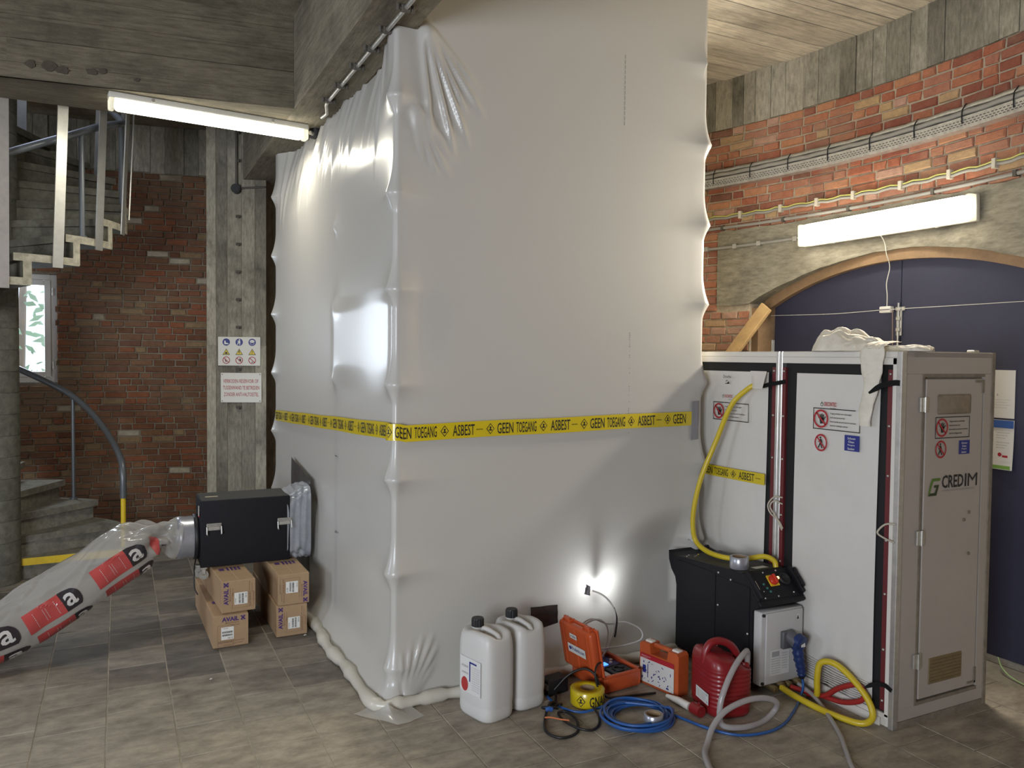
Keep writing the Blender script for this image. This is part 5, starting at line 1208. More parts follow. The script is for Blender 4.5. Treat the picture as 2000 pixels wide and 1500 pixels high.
P = smoothpath(pts, 3); tag(MB().tube(P, .0068, 6).build('blue_cable', m_bc, loc=(2.175, 3, 0)), 'long blue cable coiled on the floor, running to the blue plug', 'cable')
m_bk = pm('cable_black', (.012, .012, .013), .45)
root = thing('black_cable', 'loose tangle of black cables on the floor beside the yellow tape roll', 'cable', (1.88, 3.1, 0))
def bcab(pts, r_=.0065, m=m_bk, nm='cable'): MB().tube(smoothpath(pts, 6), r_, 7).build(nm, m, root)
bcab([(1.95, 3.38, .02), (1.90, 3.30, .02), (1.84, 3.25, .04), (1.79, 3.20, .012), (1.74, 3.12, .008), (1.72, 3.05, .008), (1.75, 2.99, .008), (1.81, 2.985, .008), (1.86, 3.02, .008), (1.90, 3.10, .012), (1.90, 3.19, .012), (1.86, 3.20, .012), (1.845, 3.12, .01), (1.86, 3.02, .016), (1.91, 2.985, .012), (1.97, 3.02, .008), (2.01, 3.08, .016), (2.02, 3.14, .03)])
bcab([(1.90, 3.29, .02), (1.83, 3.27, .012), (1.79, 3.23, .04), (1.82, 3.19, .05), (1.86, 3.21, .03), (1.87, 3.26, .02), (1.92, 3.27, .015)])
bcab([(1.95, 3.40, .03), (2.02, 3.38, .10), (2.08, 3.33, .14), (2.115, 3.28, .12), (2.13, 3.25, .06), (2.17, 3.24, .012), (2.30, 3.215, .009), (2.42, 3.19, .009)])
bcab([(2.20, 3.36, .10), (2.17, 3.30, .165), (2.12, 3.27, .175), (2.095, 3.25, .14), (2.10, 3.24, .09), (2.12, 3.23, .02)], .005)
bcab([(1.77, 3.17, .02), (1.79, 3.15, .025), (1.83, 3.12, .02), (1.86, 3.10, .018)], .004, pm('orange_wire', (.55, .16, .05), .5), 'orange_wire')
bcab([(1.785, 3.19, .045), (1.80, 3.185, .05), (1.815, 3.18, .045)], .011, m_bc, 'blue_connector')
root = thing('power_adapter', 'black power adapter box on the floor behind the tape roll', 'adapter', (1.97, 3.44, 0))
q = MB(); q.rbox((1.97, 3.44, .04), (.13, .08, .08), .008, 2, Matrix.Rotation(.15, 3, 'Z')); q.build('adapter_body', m_dark, root); q = MB(); q.rbox((1.905, 3.40, .05), (.012, .03, .03), .004, 1); q.build('adapter_socket', m_pipe_d, root)

# ---------------------------------------------------------------- rolls of tape
def roll(name, label, c, r0, r1, h, m, core, tilt=0):
    root = thing(name, label, 'tape', c)
    q = MB(); q.lathe([(r1, 0), (r0-.002, 0), (r0, .002), (r0, h-.002), (r0-.002, h), (r1, h), (r1, 0)], (0, 0, 0), 32); q.build('tape_winding', m, root, local=True)
    q = MB(); q.lathe([(r1, .001), (r1, h-.001), (r1-.004, h-.001), (r1-.004, .001), (r1, .001)], (0, 0, 0), 28); q.build('core', core, root, local=True)
    return root
m_card = pm('cardboard_core', (.34, .24, .14), .8)
m_silver = pm('duct_tape_silver', (.42, .43, .47), .3, .55, var=.08, vscale=50)
roll('duct_tape_roll', 'silver duct tape roll standing on top of the black pump unit', (2.915, 3.145, .603), .05, .038, .062, m_silver, m_card)
roll('duct_tape_roll', 'silver duct tape roll lying inside the coil of blue cable', (2.195, 2.905, .008), .045, .036, .058, m_silver, m_card)
tr_ = roll('barrier_tape_roll', 'roll of yellow barrier tape with black print on the floor', (2.055, 3.255, .004), .085, .037, .075, m_tape, m_card)
def roll_fn(a, b, lift): t = -a/.085+rad(215); return Vector((2.055+(.0855+lift)*cos(t), 3.255+(.0855+lift)*sin(t), .041+b))
roll_fn = lambda a, b, lift: Vector((2.055+(.0855+lift)*cos(rad(215)+a/.085), 3.255+(.0855+lift)*sin(rad(215)+a/.085), .041+b))
T_, Y_, K_ = Flat(), Flat(), Flat(); ghs(T_, -.02, .045, .055); ghs_in(Y_, K_, -.02, .045, .055); T_.text('GNAG', .045, -.026, .10, .05, .03)
T_.build('lettering', m_blk, (0, 0, 0), Rx, (0, 1, 0), tr_, .001, roll_fn); Y_.build('diamond_field', m_tape, (0, 0, 0), Rx, (0, 1, 0), tr_, .0015, roll_fn); K_.build('diamond_symbol', m_blk, (0, 0, 0), Rx, (0, 1, 0), tr_, .002, roll_fn)

# ---------------------------------------------------------------- canisters
def sellipse(t, a, b, e=4.5):
    c, s = cos(t), sin(t); return (a*math.copysign(abs(c)**(2/e), c), b*math.copysign(abs(s)**(2/e), s))
m_hdpe = film_mat('canister_plastic', (.72, .71, .68), .18, .38); m_hdpe_dirty = pm('dust', (.5, .42, .32), .9)
m_cap = pm('cap_black', (.010, .011, .012), .45)
def jerrycan(name, label, c, rz, capz, dirty=False):
    root = thing(name, label, 'jerrycan', c, rz, 'white jerrycans'); a, b, N = .0955, .125, 44
    prof = [(0, .80), (.003, .90), (.014, .965), (.035, .99), (.06, .985), (.065, .975), (.075, .985), (.10, 1), (.20, 1.005), (.30, 1.0), (.345, .985), (.375, .95), (.392, .89), (.399, .80), (.40, .70), (.40, .55), (.40, .35), (.40, .15), (.40, .02)]
    mb = MB(); vs = []
    for z, s_ in prof:
        for i in range(N):
            t = 2*pi*i/N; x, y = sellipse(t, a*s_, b*s_, 3.8 if s_ > .5 else 3); zz = z
            if z > .37:
                k = ramp01(z, .372, .40); zz += .012*k-.036*k*exp(-(x/.036)**2)*(1-ramp01(y, .02, .06))*ramp01(y, -.125, -.10)
                zz -= .014*k*exp(-((y-.068)/.04)**2)
            vs.append((x, y, zz))
    mb.add(vs, [(j*N+i, j*N+(i+1) % N, (j+1)*N+(i+1) % N, (j+1)*N+i) for j in range(len(prof)-1) for i in range(N)]+[tuple(range(N))[::-1]], True)
    body = mb.build('body', m_hdpe, root, local=True)
    q = MB(); q.tube(smoothpath([(0, .028, .362), (0, .026, .392), (0, .01, .404), (0, -.05, .40), (0, -.085, .392), (0, -.10, .372)], 5), .0125, 10); q.build('handle', m_hdpe, root, local=True)
    q = MB(); q.lathe([(.030, .37), (.030, .402), (.027, .404)], (0, .068, 0), 20); q.build('neck', m_hdpe, root, local=True)
    cq = MB(); n = 36; z0 = capz-.05
    rr_ = lambda i: .0295+(.0012 if i % 2 else -.0006)
    cq.add([(rr_(i)*cos(2*pi*i/n), .068+rr_(i)*sin(2*pi*i/n), z) for z in (z0, z0+.034) for i in range(n)]+[(.027*cos(2*pi*i/n), .068+.027*sin(2*pi*i/n), z0+.04) for i in range(n)], [(i, (i+1) % n, n+(i+1) % n, n+i) for i in range(n)]+[(n+i, n+(i+1) % n, 2*n+(i+1) % n, 2*n+i) for i in range(n)]+[tuple(range(2*n, 3*n))])
    cq.build('cap', m_cap, root, local=True)
    return root
def canlabel(root, x, body_red=True):
    """label on the side face that looks left"""
    rz = root.rotation_euler.z; 
    def fn(a_, b_, lift): return (x-lift, .075-a_, .12+b_)
    F0 = Flat().rect(0, 0, .155, .165)
    def bl(F, m, nm, l):
        vs = [fn(p, q, l) for p, q in F.v]; me = bpy.data.meshes.new(nm); me.from_pydata(vs, [], F.f); me.materials.append(m); o = bpy.data.objects.new(nm, me); COL.objects.link(o); o.parent = root
    bl(F0, m_label, 'label', .001)
    K_ = Flat(); K_.rect(.07, .03 if not body_red else .055, .078, .15).rect(.07, .142, .125, .15); bl(K_, m_nav, 'label_band', .002)
    T_ = Flat(); T_.text('HYGIENE', .012, .115, .05, .011, .02).text('concentraat', .012, .085, .05, .009, .01)
    for i in range(11): T_.text('Lees voor gebruik het etiket aandachtig', .088, .125-.0105*i, .06, .005, .0)
    bl(T_, m_pgrey, 'label_print', .002)
    if body_red: bl(Flat().disc(.035, .035, .026, .034), pm('label_red', (.40, .03, .03), .5), 'label_drop', .002)
j1 = jerrycan('jerrycan', 'front white plastic jerrycan with black cap and red drop label', (1.56, 3.374, 0), rad(14.2), .452); canlabel(j1, -.0965)
j2 = jerrycan('jerrycan', 'rear white jerrycan with dusty top, between first jerrycan and orange case', (1.762, 3.425, 0), rad(9), .452); canlabel(j2, -.0965, False)
q = MB(); q.grid(lambda a_, b_: ((a_-.5)*.07, -.09+.10*b_, .366+.0008*sin(40*a_)+.03*(2*a_-1)**2), 8, 8); q.build('dust_patch', m_hdpe_dirty, j2, local=True)

m_redcan = pm('canister_red', (.24, .012, .016), .38, var=.08, vscale=6, coat=.15)
rc = thing('red_jerrycan', 'red plastic jerrycan with ribbed body and moulded handle beside the pump unit', 'jerrycan', (2.625, 2.945, 0), rad(-12.4))
N = 56; mb = MB(); vs = []; prof = [(0, .82), (.004, .93), (.018, .985)]+[(.03+.0026*i, 1.0+.014*(1 if (i % 8) < 4 else -.3)*(1 if 6 < i < 74 else 0)) for i in range(0, 80, 2)]+[(.24, .985), (.255, .95), (.268, .87), (.277, .74), (.283, .55), (.286, .3), (.287, .02)]
for z, s_ in prof:
    for i in range(N):
        t = 2*pi*i/N; x, y = sellipse(t, .112*s_, .142*s_, 3.6); k = ramp01(z, .215, .287)
        vs.append((x, y, z-k*.060*ramp01(x, -.02, .115)+k*.02*ramp01(-x, .03, .11)))
mb.add(vs, [(j*N+i, j*N+(i+1) % N, (j+1)*N+(i+1) % N, (j+1)*N+i) for j in range(len(prof)-1) for i in range(N)]+[tuple(range(N))[::-1]], True); mb.build('body', m_redcan, rc, local=True)
q = MB(); q.tube(smoothpath([(-.098, -.02, .235), (-.094, -.02, .285), (-.07, -.02, .325), (-.025, -.02, .335), (.025, -.02, .318), (.06, -.02, .285), (.078, -.02, .245)], 6), .019, 12, rs=None); q.build('handle', m_redcan, rc, local=True)
q = MB(); q.lathe([(.026, .20), (.026, .245), (.022, .25), (.019, .247)], (.082, -.075, 0), 18); q.build('neck', m_redcan, rc, local=True)
def rclabel(F, m, nm, l):
    vs = [(-.1145-l, .03-p, .055+q_) for p, q_ in F.v]; me = bpy.data.meshes.new(nm); me.from_pydata(vs, [], F.f); me.materials.append(m); o = bpy.data.objects.new(nm, me); COL.objects.link(o); o.parent = rc
rclabel(Flat().rect(0, 0, .125, .055), m_label, 'label', .001); T_ = Flat()
for i in range(4): T_.text('Alleen voor drinkwater', .012, .04-.01*i, .085, .006, .01)
T_.rect(.1, .042, .118, .048).poly([(.104, .008), (.118, .008), (.111, .022)]); rclabel(T_, m_pgrey, 'label_print', .002)
root = thing('pouring_spout', 'white pouring spout with red cap lying beside the red jerrycan', 'spout', (2.455, 3.03, 0))
q = MB(); q.tube([(2.447, 3.135, .012), (2.45, 3.12, .013), (2.453, 3.05, .02), (2.456, 2.965, .022)], .02, 14, rs=[.009, .011, .018, .0195]); q.build('spout_tube', m_white, root)
q = MB(); q.cyl((2.456, 2.965, .022), (2.457, 2.945, .022), .02, n=16); q.build('collar', m_pipe, root)
q = MB(); q.cyl((2.457, 2.945, .0285), (2.459, 2.885, .0285), .0285, .0265, n=18).cyl((2.459, 2.91, .05), (2.46, 2.905, .066), .006, n=8); q.build('spout_cap', m_redcan, root)

# ---------------------------------------------------------------- orange cases
m_or = pm('case_orange', (.52, .085, .022), .42, var=.08, vscale=12, coat=.1); m_or2 = pm('case_orange_red', (.50, .10, .025), .5, var=.08, vscale=10)
cs = thing('instrument_case', 'open orange instrument case with blue display, lid upright', 'case', (2.285, 3.44, 0), rad(5))
def L(b_): return b_
q = MB(); q.rbx((-.118, -.14, .002), (.118, .14, .03), .014, 2)
for a, b in (((-.118, -.14, .012), (-.106, .14, .092)), ((.106, -.14, .012), (.118, .14, .092)), ((-.106, -.14, .012), (.106, -.128, .092)), ((-.106, .128, .012), (.106, .14, .092))): q.rbx(a, b, .004, 2)
q.rbx((-.123, -.145, .080), (-.104, .145, .094), .003, 1).rbx((.104, -.145, .080), (.123, .145, .094), .003, 1).rbx((-.123, -.145, .08), (.123, -.126, .094), .003, 1).rbx((-.123, .126, .08), (.123, .145, .094), .003, 1)
q.build('case_base', m_or, cs, local=True)
q = MB(); q.rbx((-.105, -.127, .03), (.105, .127, .074), .003, 1); ip = q.build('instrument_panel', pm('panel_blue', (.03, .03, .14), .4), cs, local=True)
q = MB(); q.rbx((-.07, .035, .074), (-.005, .105, .079), .003, 1); q.build('display_frame', m_label, ip, local=True)
q = MB(); q.rbx((-.045, .015, .0745), (.03, .05, .0795), .002, 1); q.build('display', pm('display_lit', (.05, .25, .9), .3, emit=(.08, .3, 1), es=1.6), ip, local=True)
q = MB(); q.rbx((-.10, -.11, .074), (-.045, .03, .08), .003, 1); q.build('instruction_card', m_label, ip, local=True)
q = MB(); q.rbx((-.035, -.115, .074), (.085, -.02, .082), .012, 2); q.build('foam_recess', m_dark, ip, local=True)
q = MB(); q.tube([(.03+.03*cos(t), -.07+.03*sin(t), .086) for t in [i*pi/8 for i in range(14)]], .005, 8); q.build('sensor_lead', m_bk, ip, local=True)
for x, y in ((.055, .03), (.08, .06)): q = MB(); q.cyl((x, y, .073), (x, y, .082), .009, n=12); q.build('knob', m_white, ip, local=True)
# lid: hinged on the left, tipped a little past upright
ML = Matrix.Translation((-.122, 0, .094)) @ Matrix.Rotation(rad(-101), 4, 'Y')
q = MB(); lid = MB(); lid.rbx((-.0, -.14, .0), (.245, .14, .05), .018, 3)
for y in (-.085, .085): lid.rbx((.238, y-.02, .006), (.262, y+.02, .03), .005, 1).rbx((.24, y-.032, -.004), (.256, y-.024, .036), .003, 1).rbx((.24, y+.024, -.004), (.256, y+.032, .036), .003, 1)
lid.rbx((-.002, -.145, -.006), (.252, .145, .008), .004, 1)
for y in (-.10, 0, .10): lid.rbx((.02, y-.012, .047), (.23, y+.012, .054), .004, 1)
lid.v = [tuple(ML @ Vector(v)) for v in lid.v]; ld_ = lid.build('case_lid', m_or, cs, local=True)
def lidflat(F, m, nm, l):
    vs = [tuple(ML @ Vector((.05+q_, .12-p, .0545+l))) for p, q_ in F.v]; me = bpy.data.meshes.new(nm); me.from_pydata(vs, [], F.f); me.materials.append(m); o = bpy.data.objects.new(nm, me); COL.objects.link(o); o.parent = ld_
lidflat(Flat().rect(.055, .048, .205, .095), m_label, 'sticker', .001); T_ = Flat(); T_.text('Prodeck.com', .088, .064, .108, .020, .02); T_.disc(.075, .072, .010); lidflat(T_, m_nav, 'lettering', .002)
lidflat(Flat().rect(.085, .13, .145, .156), m_label, 'sticker', .001); T_ = Flat(); T_.text('A 2018', .092, .136, .044, .013, .02); lidflat(T_, m_blk, 'lettering', .002)

tc_ = thing('tool_case', 'closed upright orange tool case with printed label sheet and white latches', 'case', (2.508, 3.243, 0), rad(11.8))
q = MB(); poly = [(-.13, 0), (.13, 0), (.13, .205), (.118, .218), (.062, .218), (.055, .168), (-.055, .168), (-.062, .218), (-.118, .218), (-.13, .205)]
for a, b in ((-.038, -.003), (-.001, .038)): q.prism(poly, 0, a, b)
q.build('case_shell', m_or2, tc_, local=True)
q = MB(); q.rbx((-.013, -.06, .198), (.013, .06, .219), .006, 2); q.build('handle', m_or2, tc_, local=True)
for y in (-.09, .088): q = MB(); q.rbx((-.018, y-.022, .216), (.018, y+.022, .226), .004, 2).rbx((-.02, y-.02, .205), (-.012, y+.02, .22), .002, 1); q.build('latch', m_white, tc_, local=True)
q = MB()
for y in (-.12, .12): q.rbx((-.0405, y-.006, .01), (-.037, y+.006, .2), .002, 1)
q.build('shell_rib', m_or2, tc_, local=True)
def tcflat(F, m, nm, l):
    vs = [(-.0405-l, .122-p, .012+q_) for p, q_ in F.v]; me = bpy.data.meshes.new(nm); me.from_pydata(vs, [], F.f); me.materials.append(m); o = bpy.data.objects.new(nm, me); COL.objects.link(o); o.parent = tc_
tcflat(Flat().rect(0, 0, .225, .125), m_label, 'label_sheet', .001); tcflat(Flat().rect(0, .125, .225, .15), m_red, 'label_header', .001)
rnd = random.Random(8); F1, F2, F3 = Flat(), Flat(), Flat()
for i in range(30):
    x, y = rnd.uniform(.012, .21), rnd.uniform(.01, .112); a = rnd.uniform(0, pi); l_ = rnd.uniform(.006, .02)
    (F1 if i % 3 else F2).line(x-l_*cos(a)/2, y-l_*sin(a)/2, x+l_*cos(a)/2, y+l_*sin(a)/2, rnd.uniform(.003, .008))
F1.rect(.018, .05, .04, .09).rect(.05, .03, .055, .10); F3.text('Reparatieset', .01, .135, .06, .006, .01).text('compleet', .01, .128, .04, .004)
tcflat(F1, m_nav, 'tool_pictures', .002); tcflat(F2, m_pgrey, 'tool_pictures', .002); tcflat(F3, m_wht, 'lettering', .002)

# ================================================================== LEFT GROUP: extractor, boxes, plastic duct
m_box = pm('cardboard', (.40, .265, .15), .75, var=.12, vscale=6, bump=.1, bscale=150); m_purple = pm('print_purple', (.07, .03, .16), .6); m_edge = pm('cardboard_edge', (.5, .36, .21), .8); m_brown = pm('print_brown', (.22, .12, .07), .7)
def carton(label, c, rz, kind, W_=.19, H_=.186, D_=.88):
    root = thing('carton', label, 'box', c, rz, 'long brown cartons under the extractor')
    q = MB(); q.rbx((-W_/2, 0, 0), (W_/2, D_, H_), .003, 1); q.build('carton_body', m_box, root, local=True)
    q = MB(); q.bx((-W_/2+.001, -.0018, .003), (W_/2-.001, .001, H_-.003)); q.build('end_flap', m_box, root, local=True)
    q = MB(); q.bx((-.002, .02, H_-.0004), (.002, D_-.02, H_+.0008)); q.build('flap_seam', m_edge, root, local=True)
    def fl_(F, m, nm, l):
        """face frame: x right 0..W, y up 0..H; kinds turn the artwork"""
        vs = []
        for p, q_ in F.v:
            if kind == 1: p, q_ = H_-.0-q_, p          # art lies on its side, reading upward
            elif kind == 2: p, q_ = q_, H_-p           # reading downward
            vs.append((-W_/2+p*(1 if kind == 0 else W_/H_), -.0022-l, q_))
        me = bpy.data.meshes.new(nm); me.from_pydata(vs, [], F.f); me.materials.append(m); o = bpy.data.objects.new(nm, me); COL.objects.link(o); o.parent = root
    T_ = Flat(); T_.text('AVAIL', .048, .150, .094, .026, .10)
    for s_ in (-1, 1): T_.line(.1545, .163+s_*.011, .1765, .163-s_*.011, .0075)
    T_.rect(.151, .1735, .180, .176).rect(.151, .150, .180, .1525)
    fl_(T_, m_purple, 'lettering', .0008)
    B_ = Flat(); B_.text('Multi-Purpose', .068, .135, .078, .011, .012).text('wiping cloths', .095, .122, .05, .008, .01).text('SLIGTENBOER', .028, .025, .080, .013, .02).text('afmeting', .118, .030, .055, .008, .01).text('Lot nummer', .118, .018, .045, .006).frame(.024, .01, .112, .13, .0012).line(.114, .012, .114, .05, .001)
    for i in range(3): B_.text('Keep dry and clean', .06, .012-.005*i+.004, .05, .003)
    fl_(B_, m_brown, 'print', .0008)
    fl_(Flat().rect(.044, .045, .114, .118), m_wht, 'paper_label', .0012)
    Bc = Flat(); r_ = random.Random(len(label))
    for y0 in (.083, .066):
        x = .050
        while x < .106: w_ = r_.uniform(.0008, .003); Bc.rect(x, y0, x+w_, y0+.011); x += w_+r_.uniform(.0008, .002)
    Bc.text('14/06', .052, .109, .03, .005).text('2512', .08, .05, .028, .008, .02); fl_(Bc, m_blk, 'barcode', .002)
    # print on the top face
    vs = []; F = Flat(); F.rect(.03, .25, .06, .30)
    for i in range(4): F.rect(.075+.022*i, .24, .088+.022*i, .31)
    me = bpy.data.meshes.new('top_print'); me.from_pydata([(-W_/2+p, q_, H_+.0012) for p, q_ in F.v], [], F.f); me.materials.append(m_purple); o = bpy.data.objects.new('top_print', me); COL.objects.link(o); o.parent = root
    return root
carton('brown carton on the floor, lower one of the left stack, print upright', (.573, 4.783, 0), rad(1.5), 0, .196, .187)
carton('brown carton on top of the left stack, print turned sideways', (.622, 4.820, .188), rad(3.5), 1, .19, .186)
carton('brown carton on the floor beside the tent, lower one of the right stack', (.928, 4.818, 0), rad(.5), 1, .182, .188)
carton('brown carton on top of the right stack, print upside down', (.940, 4.822, .189), rad(1.0), 2, .184, .186)

m_unit = pm('unit_black', (.010, .010, .013), .75, spec=.3, var=.3, vscale=150, bump=.25, bscale=300); m_utop = pm('unit_top', (.042, .042, .04), .65, var=.3, vscale=8)
UA, UB, VA, VBk, ZA, ZB2 = .443, .985, 5.17, 5.49, .378, .792
un = thing('air_extractor', 'black carpeted air extractor with chrome handles resting on the cartons', 'machine', (.71, 5.33, ZA))
q = MB(); q.rbx((UA, VA, ZA), (UB, VBk, ZB2), .006, 2); q.build('housing', m_unit, un)
q = MB(); q.bx((UA+.008, VA+.008, ZB2-.001), (UB-.008, VBk-.008, ZB2+.0015)); q.build('top_cover', m_utop, un)
Flat().rect(0, 0, .075, .035).build('rating_label', pm('label_buff', (.5, .44, .30), .6), (UA+.04, VA+.12, ZB2+.002), Rx, (0, 1, 0), un)
for x0 in (.478, .905):
    q = MB(); q.rbx((x0, VA-.006, .632), (x0+.088, VA, .652), .003, 1).rbx((x0+.008, VA-.005, .607), (x0+.08, VA, .634), .003, 1); hp = q.build('handle_plate', m_galv, un)
    q = MB(); q.tube([(x0+.002, VA-.008, .632), (x0+.001, VA-.02, .59), (x0+.004, VA-.021, .582), (x0+.004, VA-.02, .585)], .005, 8).tube([(x0+.086, VA-.008, .632), (x0+.087, VA-.02, .59), (x0+.084, VA-.021, .582), (x0+.084, VA-.02, .585)], .005, 8).tube([(x0+.004, VA-.01, .638), (x0+.084, VA-.01, .638)], .006, 8); q.build('bail', m_galv, hp)
q = MB(); q.lathe([(.12, 0), (.142, 0), (.142, .03), (.12, .03)], (UA, 5.33, .545), 32, Matrix.Rotation(-pi/2, 3, 'Y')); q.build('outlet_flange', m_dark, un)
q = MB(); q.lathe([(.131, .02), (.132, .05), (.130, .07), (.133, .10), (.131, .126), (.126, .126), (.126, .02)], (UA, 5.33, .545), 40, Matrix.Rotation(-pi/2, 3, 'Y')); q.build('outlet_spigot', m_silver, un)
q = MB(); q.rbx((UA-.012, VA+.004, .70), (UA-.004, VA+.014, .765), .003, 1); q.build('side_grip', m_galv, un)
q = MB(); q.rbx((UA-.01, VA+.02, .69), (UA-.001, VA+.045, .73), .003, 1); q.build('rocker_switch', m_red, un)
for v, x in ((VA+.03, .462), (VA+.10, .440)):
    q = MB(); q.cyl((x, v-.012, .33), (x, v+.012, .33), .029, n=20); ca_ = q.build('caster', m_pipe, un)
    q = MB(); q.cyl((x, v-.0135, .33), (x, v+.0135, .33), .016, n=16).cyl((x, v-.018, .33), (x, v+.018, .33), .006, n=8); q.build('caster_hub', m_galv, ca_)
    q = MB(); q.rbx((x-.012, v-.018, .33), (x+.012, v-.0145, .37), .002, 1).rbx((x-.012, v+.0145, .33), (x+.012, v+.018, .37), .002, 1).rbx((x-.02, v-.02, .366), (x+.02, v+.02, .378), .002, 1); q.build('caster_fork', m_galv, ca_)
q = MB(); q.tube(smoothpath([(UA-.005, VA+.2, .42), (.415, 5.27, .36), (.412, 5.24, .25), (.43, 5.22, .20)], 5), .004, 6); q.build('mains_lead', m_bk, un)
# taped bag collar between extractor and sheet
m_bag = pm('collar_silver', (.40, .42, .46), .28, .35, var=.15, vscale=20)
def collar(a, b):
    an = 2*pi*b; y, z = sellipse(an, .165, .205, 6); k = sin(pi*a)
    rr_ = 1+.03*k*sin(9*an+6*a)+.025*k*sin(17*an-11*a)+.03*k*sin(23*a+3*an)
    return (UB-.02+.165*a, 5.33+.06*a+y*rr_*(1+.02*a), .585+.02*a-.02*a*(z < 0)+z*rr_*(1+.12*a))
root = thing('sealing_collar', 'crinkled silver tape collar joining the black extractor to the tent', 'collar', (1.05, 5.35, .58))
MB().grid(lambda a, b: collar(b, a), 72, 18, closed_u=True).build('collar_bag', m_bag, root)
def dpatch(a, b):
    v = 5.27+.56*a; z = .25+(.62+.09*a)*b; f_ = (v-3.69)/(6.47-3.69); x = PB[0]+(PA[0]-PB[0])*f_; return (x-RB-.016-max(0, out_left(v, z))-.004*sin(11*a+5*b)*sin(9*b), v, z)
MB().grid(dpatch, 16, 16).build('dark_tape_sheet', m_ductd, root)

# plastic tube with red and black print
AX = smoothpath([(.317, 5.33, .545), (.235, 5.315, .56), (.14, 5.27, .565), (.04, 5.22, .52), (-.1, 5.17, .44), (-.25, 5.12, .355), (-.42, 5.06, .262), (-.585, 5.0, .188), (-.78, 4.94, .170), (-1.1, 4.84, .168), (-1.6, 4.68, .168)], 8)
CL = [0]
for i in range(1, len(AX)): CL.append(CL[-1]+(AX[i]-AX[i-1]).length)
TOT = CL[-1]
def ax_at(s):
    s = max(0, min(TOT, s)); i = 0
    while i < len(CL)-2 and CL[i+1] < s: i += 1
    f_ = (s-CL[i])/(CL[i+1]-CL[i]); p = AX[i].lerp(AX[i+1], f_); t = (AX[min(i+2, len(AX)-1)]-AX[max(i-1, 0)]).normalized(); return p, t
def tube_r(s):
    r_ = .134-.045*ramp01(s, .0, .10)+.073*ramp01(s, .13, .34); return r_
rnd = random.Random(41); CRE = [(rnd.uniform(.15, 1.2), rnd.uniform(.3, 1.9), rnd.uniform(-5, 5), rnd.choice((-.011, .010, .008))) for _ in range(20)]
def tube_pt(s, ph, lift=0):
    p, t = ax_at(s); T = -t                                  # towards the extractor
    up = Vector((0, 0, 1)); up = (up-T*up.dot(T)).normalized(); c = T.cross(up)*-1
    if c.y > 0: c = -c
    k = exp(-((s-.16)/.12)**2)
    wv = .004*sin(13*s+2*ph)+.0035*sin(5*ph+21*s)*sin(9*s)+k*(.020*sin(5*ph+20*s)+.014*sin(9*ph-33*s))
    wv += .010*exp(-((ph-1.0-.25*sin(6*s))/.12)**2)*(1 if s > .3 else 0)   # a crease along the top
    for s0, p0, kk, am in CRE: wv += am*exp(-((ph-p0-kk*(s-s0))/.06)**2)*exp(-((s-s0)/.11)**2)
    r_ = tube_r(s)+wv+lift
    return p+(c*cos(ph)*1.06+up*sin(ph)*.97)*r_
m_tubefilm = film_mat('tube_film', (.62, .60, .56), .25, .13, alpha=.52, coat=.6, bump=1)
m_pinkred = pm('tube_print_red', (.50, .075, .07), .3, coat=.3); m_tblk = pm('tube_print_black', (.03, .025, .03), .3, coat=.3); m_twht = pm('tube_print_white', (.62, .60, .57), .35)
root = thing('plastic_air_tube', 'clear plastic exhaust tube printed with red blocks and black letters', 'tube', (-.4, 5.05, .2))
MB().grid(lambda a, b: tube_pt(TOT*b, 2*pi*a), 120, 240, closed_u=True).build('tube_film', m_tubefilm, root)
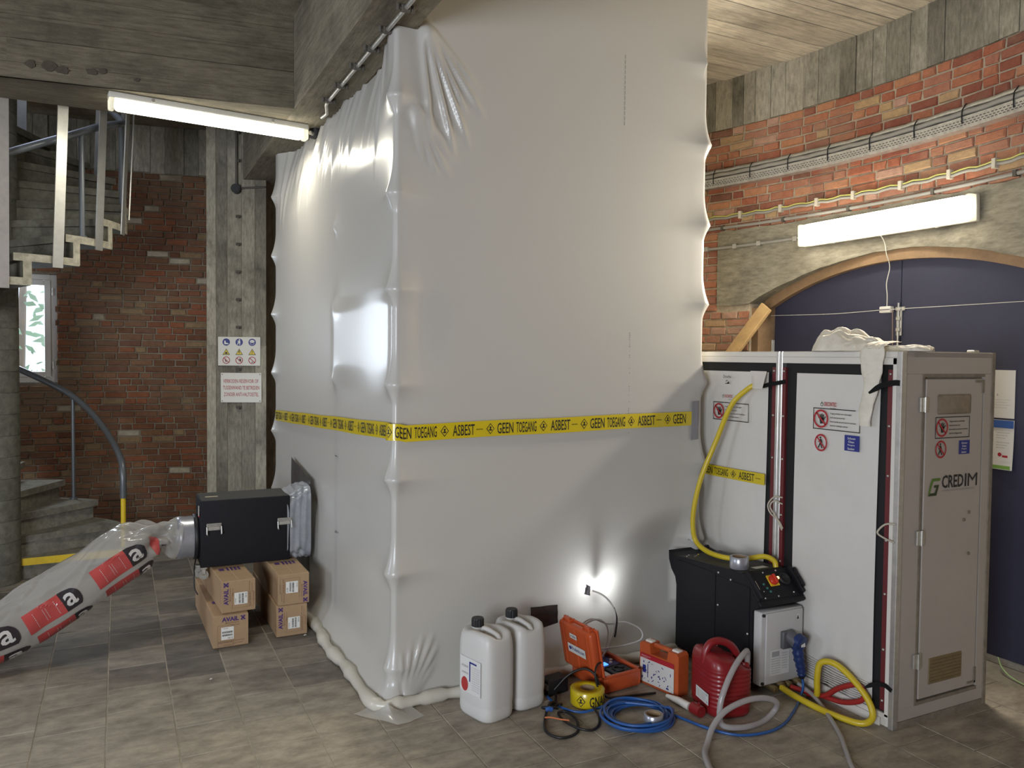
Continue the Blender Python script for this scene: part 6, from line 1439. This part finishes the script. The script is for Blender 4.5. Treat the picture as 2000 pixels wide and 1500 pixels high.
def tprint(s1, ph0, k=1.0):
    """one red block followed by the black letter block; s1 = distance from the extractor to the letter's front"""
    def fn(a, b, lift): s = s1+.30-a; return tube_pt(s, rad(ph0)+b/.165, lift)
    h = .062*k
    R_ = Flat(); n = 18
    for i in range(n):
        for j in range(12): R_.rect(.0+.20*i/n, -h+2*h*j/12, .20*(i+1)/n, -h+2*h*(j+1)/12)
    R_.build('red_block', m_pinkred, (0, 0, 0), Rx, (0, 1, 0), root, .0045, fn)
    B_ = Flat()
    for j in range(12):
        y0, y1 = -h+2*h*j/12, -h+2*h*(j+1)/12
        def xe(y): yy = y/h; return .225+.075*sqrt(max(0, 1-max(0, yy)**2)) if yy > 0 else .225+.075*(1-.25*max(0, -yy)**3)
        for i in range(4):
            xa, xb = xe(y0), xe(y1); B_.poly([(.2+(xa-.2)*i/4, y0), (.2+(xa-.2)*(i+1)/4, y0), (.2+(xb-.2)*(i+1)/4, y1), (.2+(xb-.2)*i/4, y1)])
    B_.build('black_block', m_tblk, (0, 0, 0), Rx, (0, 1, 0), root, .005, fn)
    T_ = Flat(); T_.text('a', .213, -h*.62, .062, h*1.2, .045); T_.build('letter', m_twht, (0, 0, 0), Rx, (0, 1, 0), root, .0085, fn)
    W_ = Flat()
    for j, (x, l_) in enumerate(((.05, .75), (.10, .6), (.115, .55), (.165, .7))):
        for i in range(8): W_.rect(x, -h*l_+2*h*l_*i/8, x+.0022, -h*l_+2*h*l_*(i+.7)/8)
    W_.build('fine_print', m_twht, (0, 0, 0), Rx, (0, 1, 0), root, .006, fn)
for s1 in (.27, .66, 1.0, 1.36): tprint(s1, 7)
for s1 in (.27, .66, 1.0, 1.36): tprint(s1-.02, -43, .72)
def fnD(a, b, lift): return tube_pt(.78-a, rad(-42)+b/.165, lift)
F = Flat(); F.line(0, 0, .03, .035, .005).line(.03, .035, .06, 0, .005).line(.06, 0, .03, -.035, .005).line(.03, -.035, 0, 0, .005); F.build('hazard_diamond', m_pinkred, (0, 0, 0), Rx, (0, 1, 0), root, .003, fnD)
F = Flat(); F.disc(.03, .008, .008).rect(.02, -.016, .04, -.004); F.build('hazard_symbol', m_tblk, (0, 0, 0), Rx, (0, 1, 0), root, .003, fnD)
MB().grid(lambda a, b: tube_pt(.17+.06*a, rad(-10)+(b-.5)*.9+.2*a, .006), 8, 10).build('red_fold', m_pinkred, root)
MB().grid(lambda a, b: tube_pt(.13+.035*a+.02*sin(6*b), rad(-35)+(b-.5)*.8, .006), 8, 10).build('black_fold', m_tblk, root)
# small litter on the floor
m_lit = pm('paper_scrap', (.7, .69, .65), .7)
for i, (x, y, s_, lb) in enumerate(((1.0, 4.78, .018, 'tiny white paper scrap on the floor beside the right carton stack'), (.42, 4.33, .014, 'tiny white paper scrap on the tiles before the carton stacks'), (2.85, 1.98, .06, 'flat piece of clear film on the floor near the front right'))):
    q = MB(); q.grid(lambda a, b: (x+s_*(a-.5)*(1.6 if i == 2 else 1), y+s_*(b-.5)*.6+.3*s_*a, .003+.004*sin(3*a)*b), 5, 5); tag(q.build('floor_scrap', m_clearfilm if i == 2 else m_lit, loc=(x, y, 0)), lb, 'scrap')
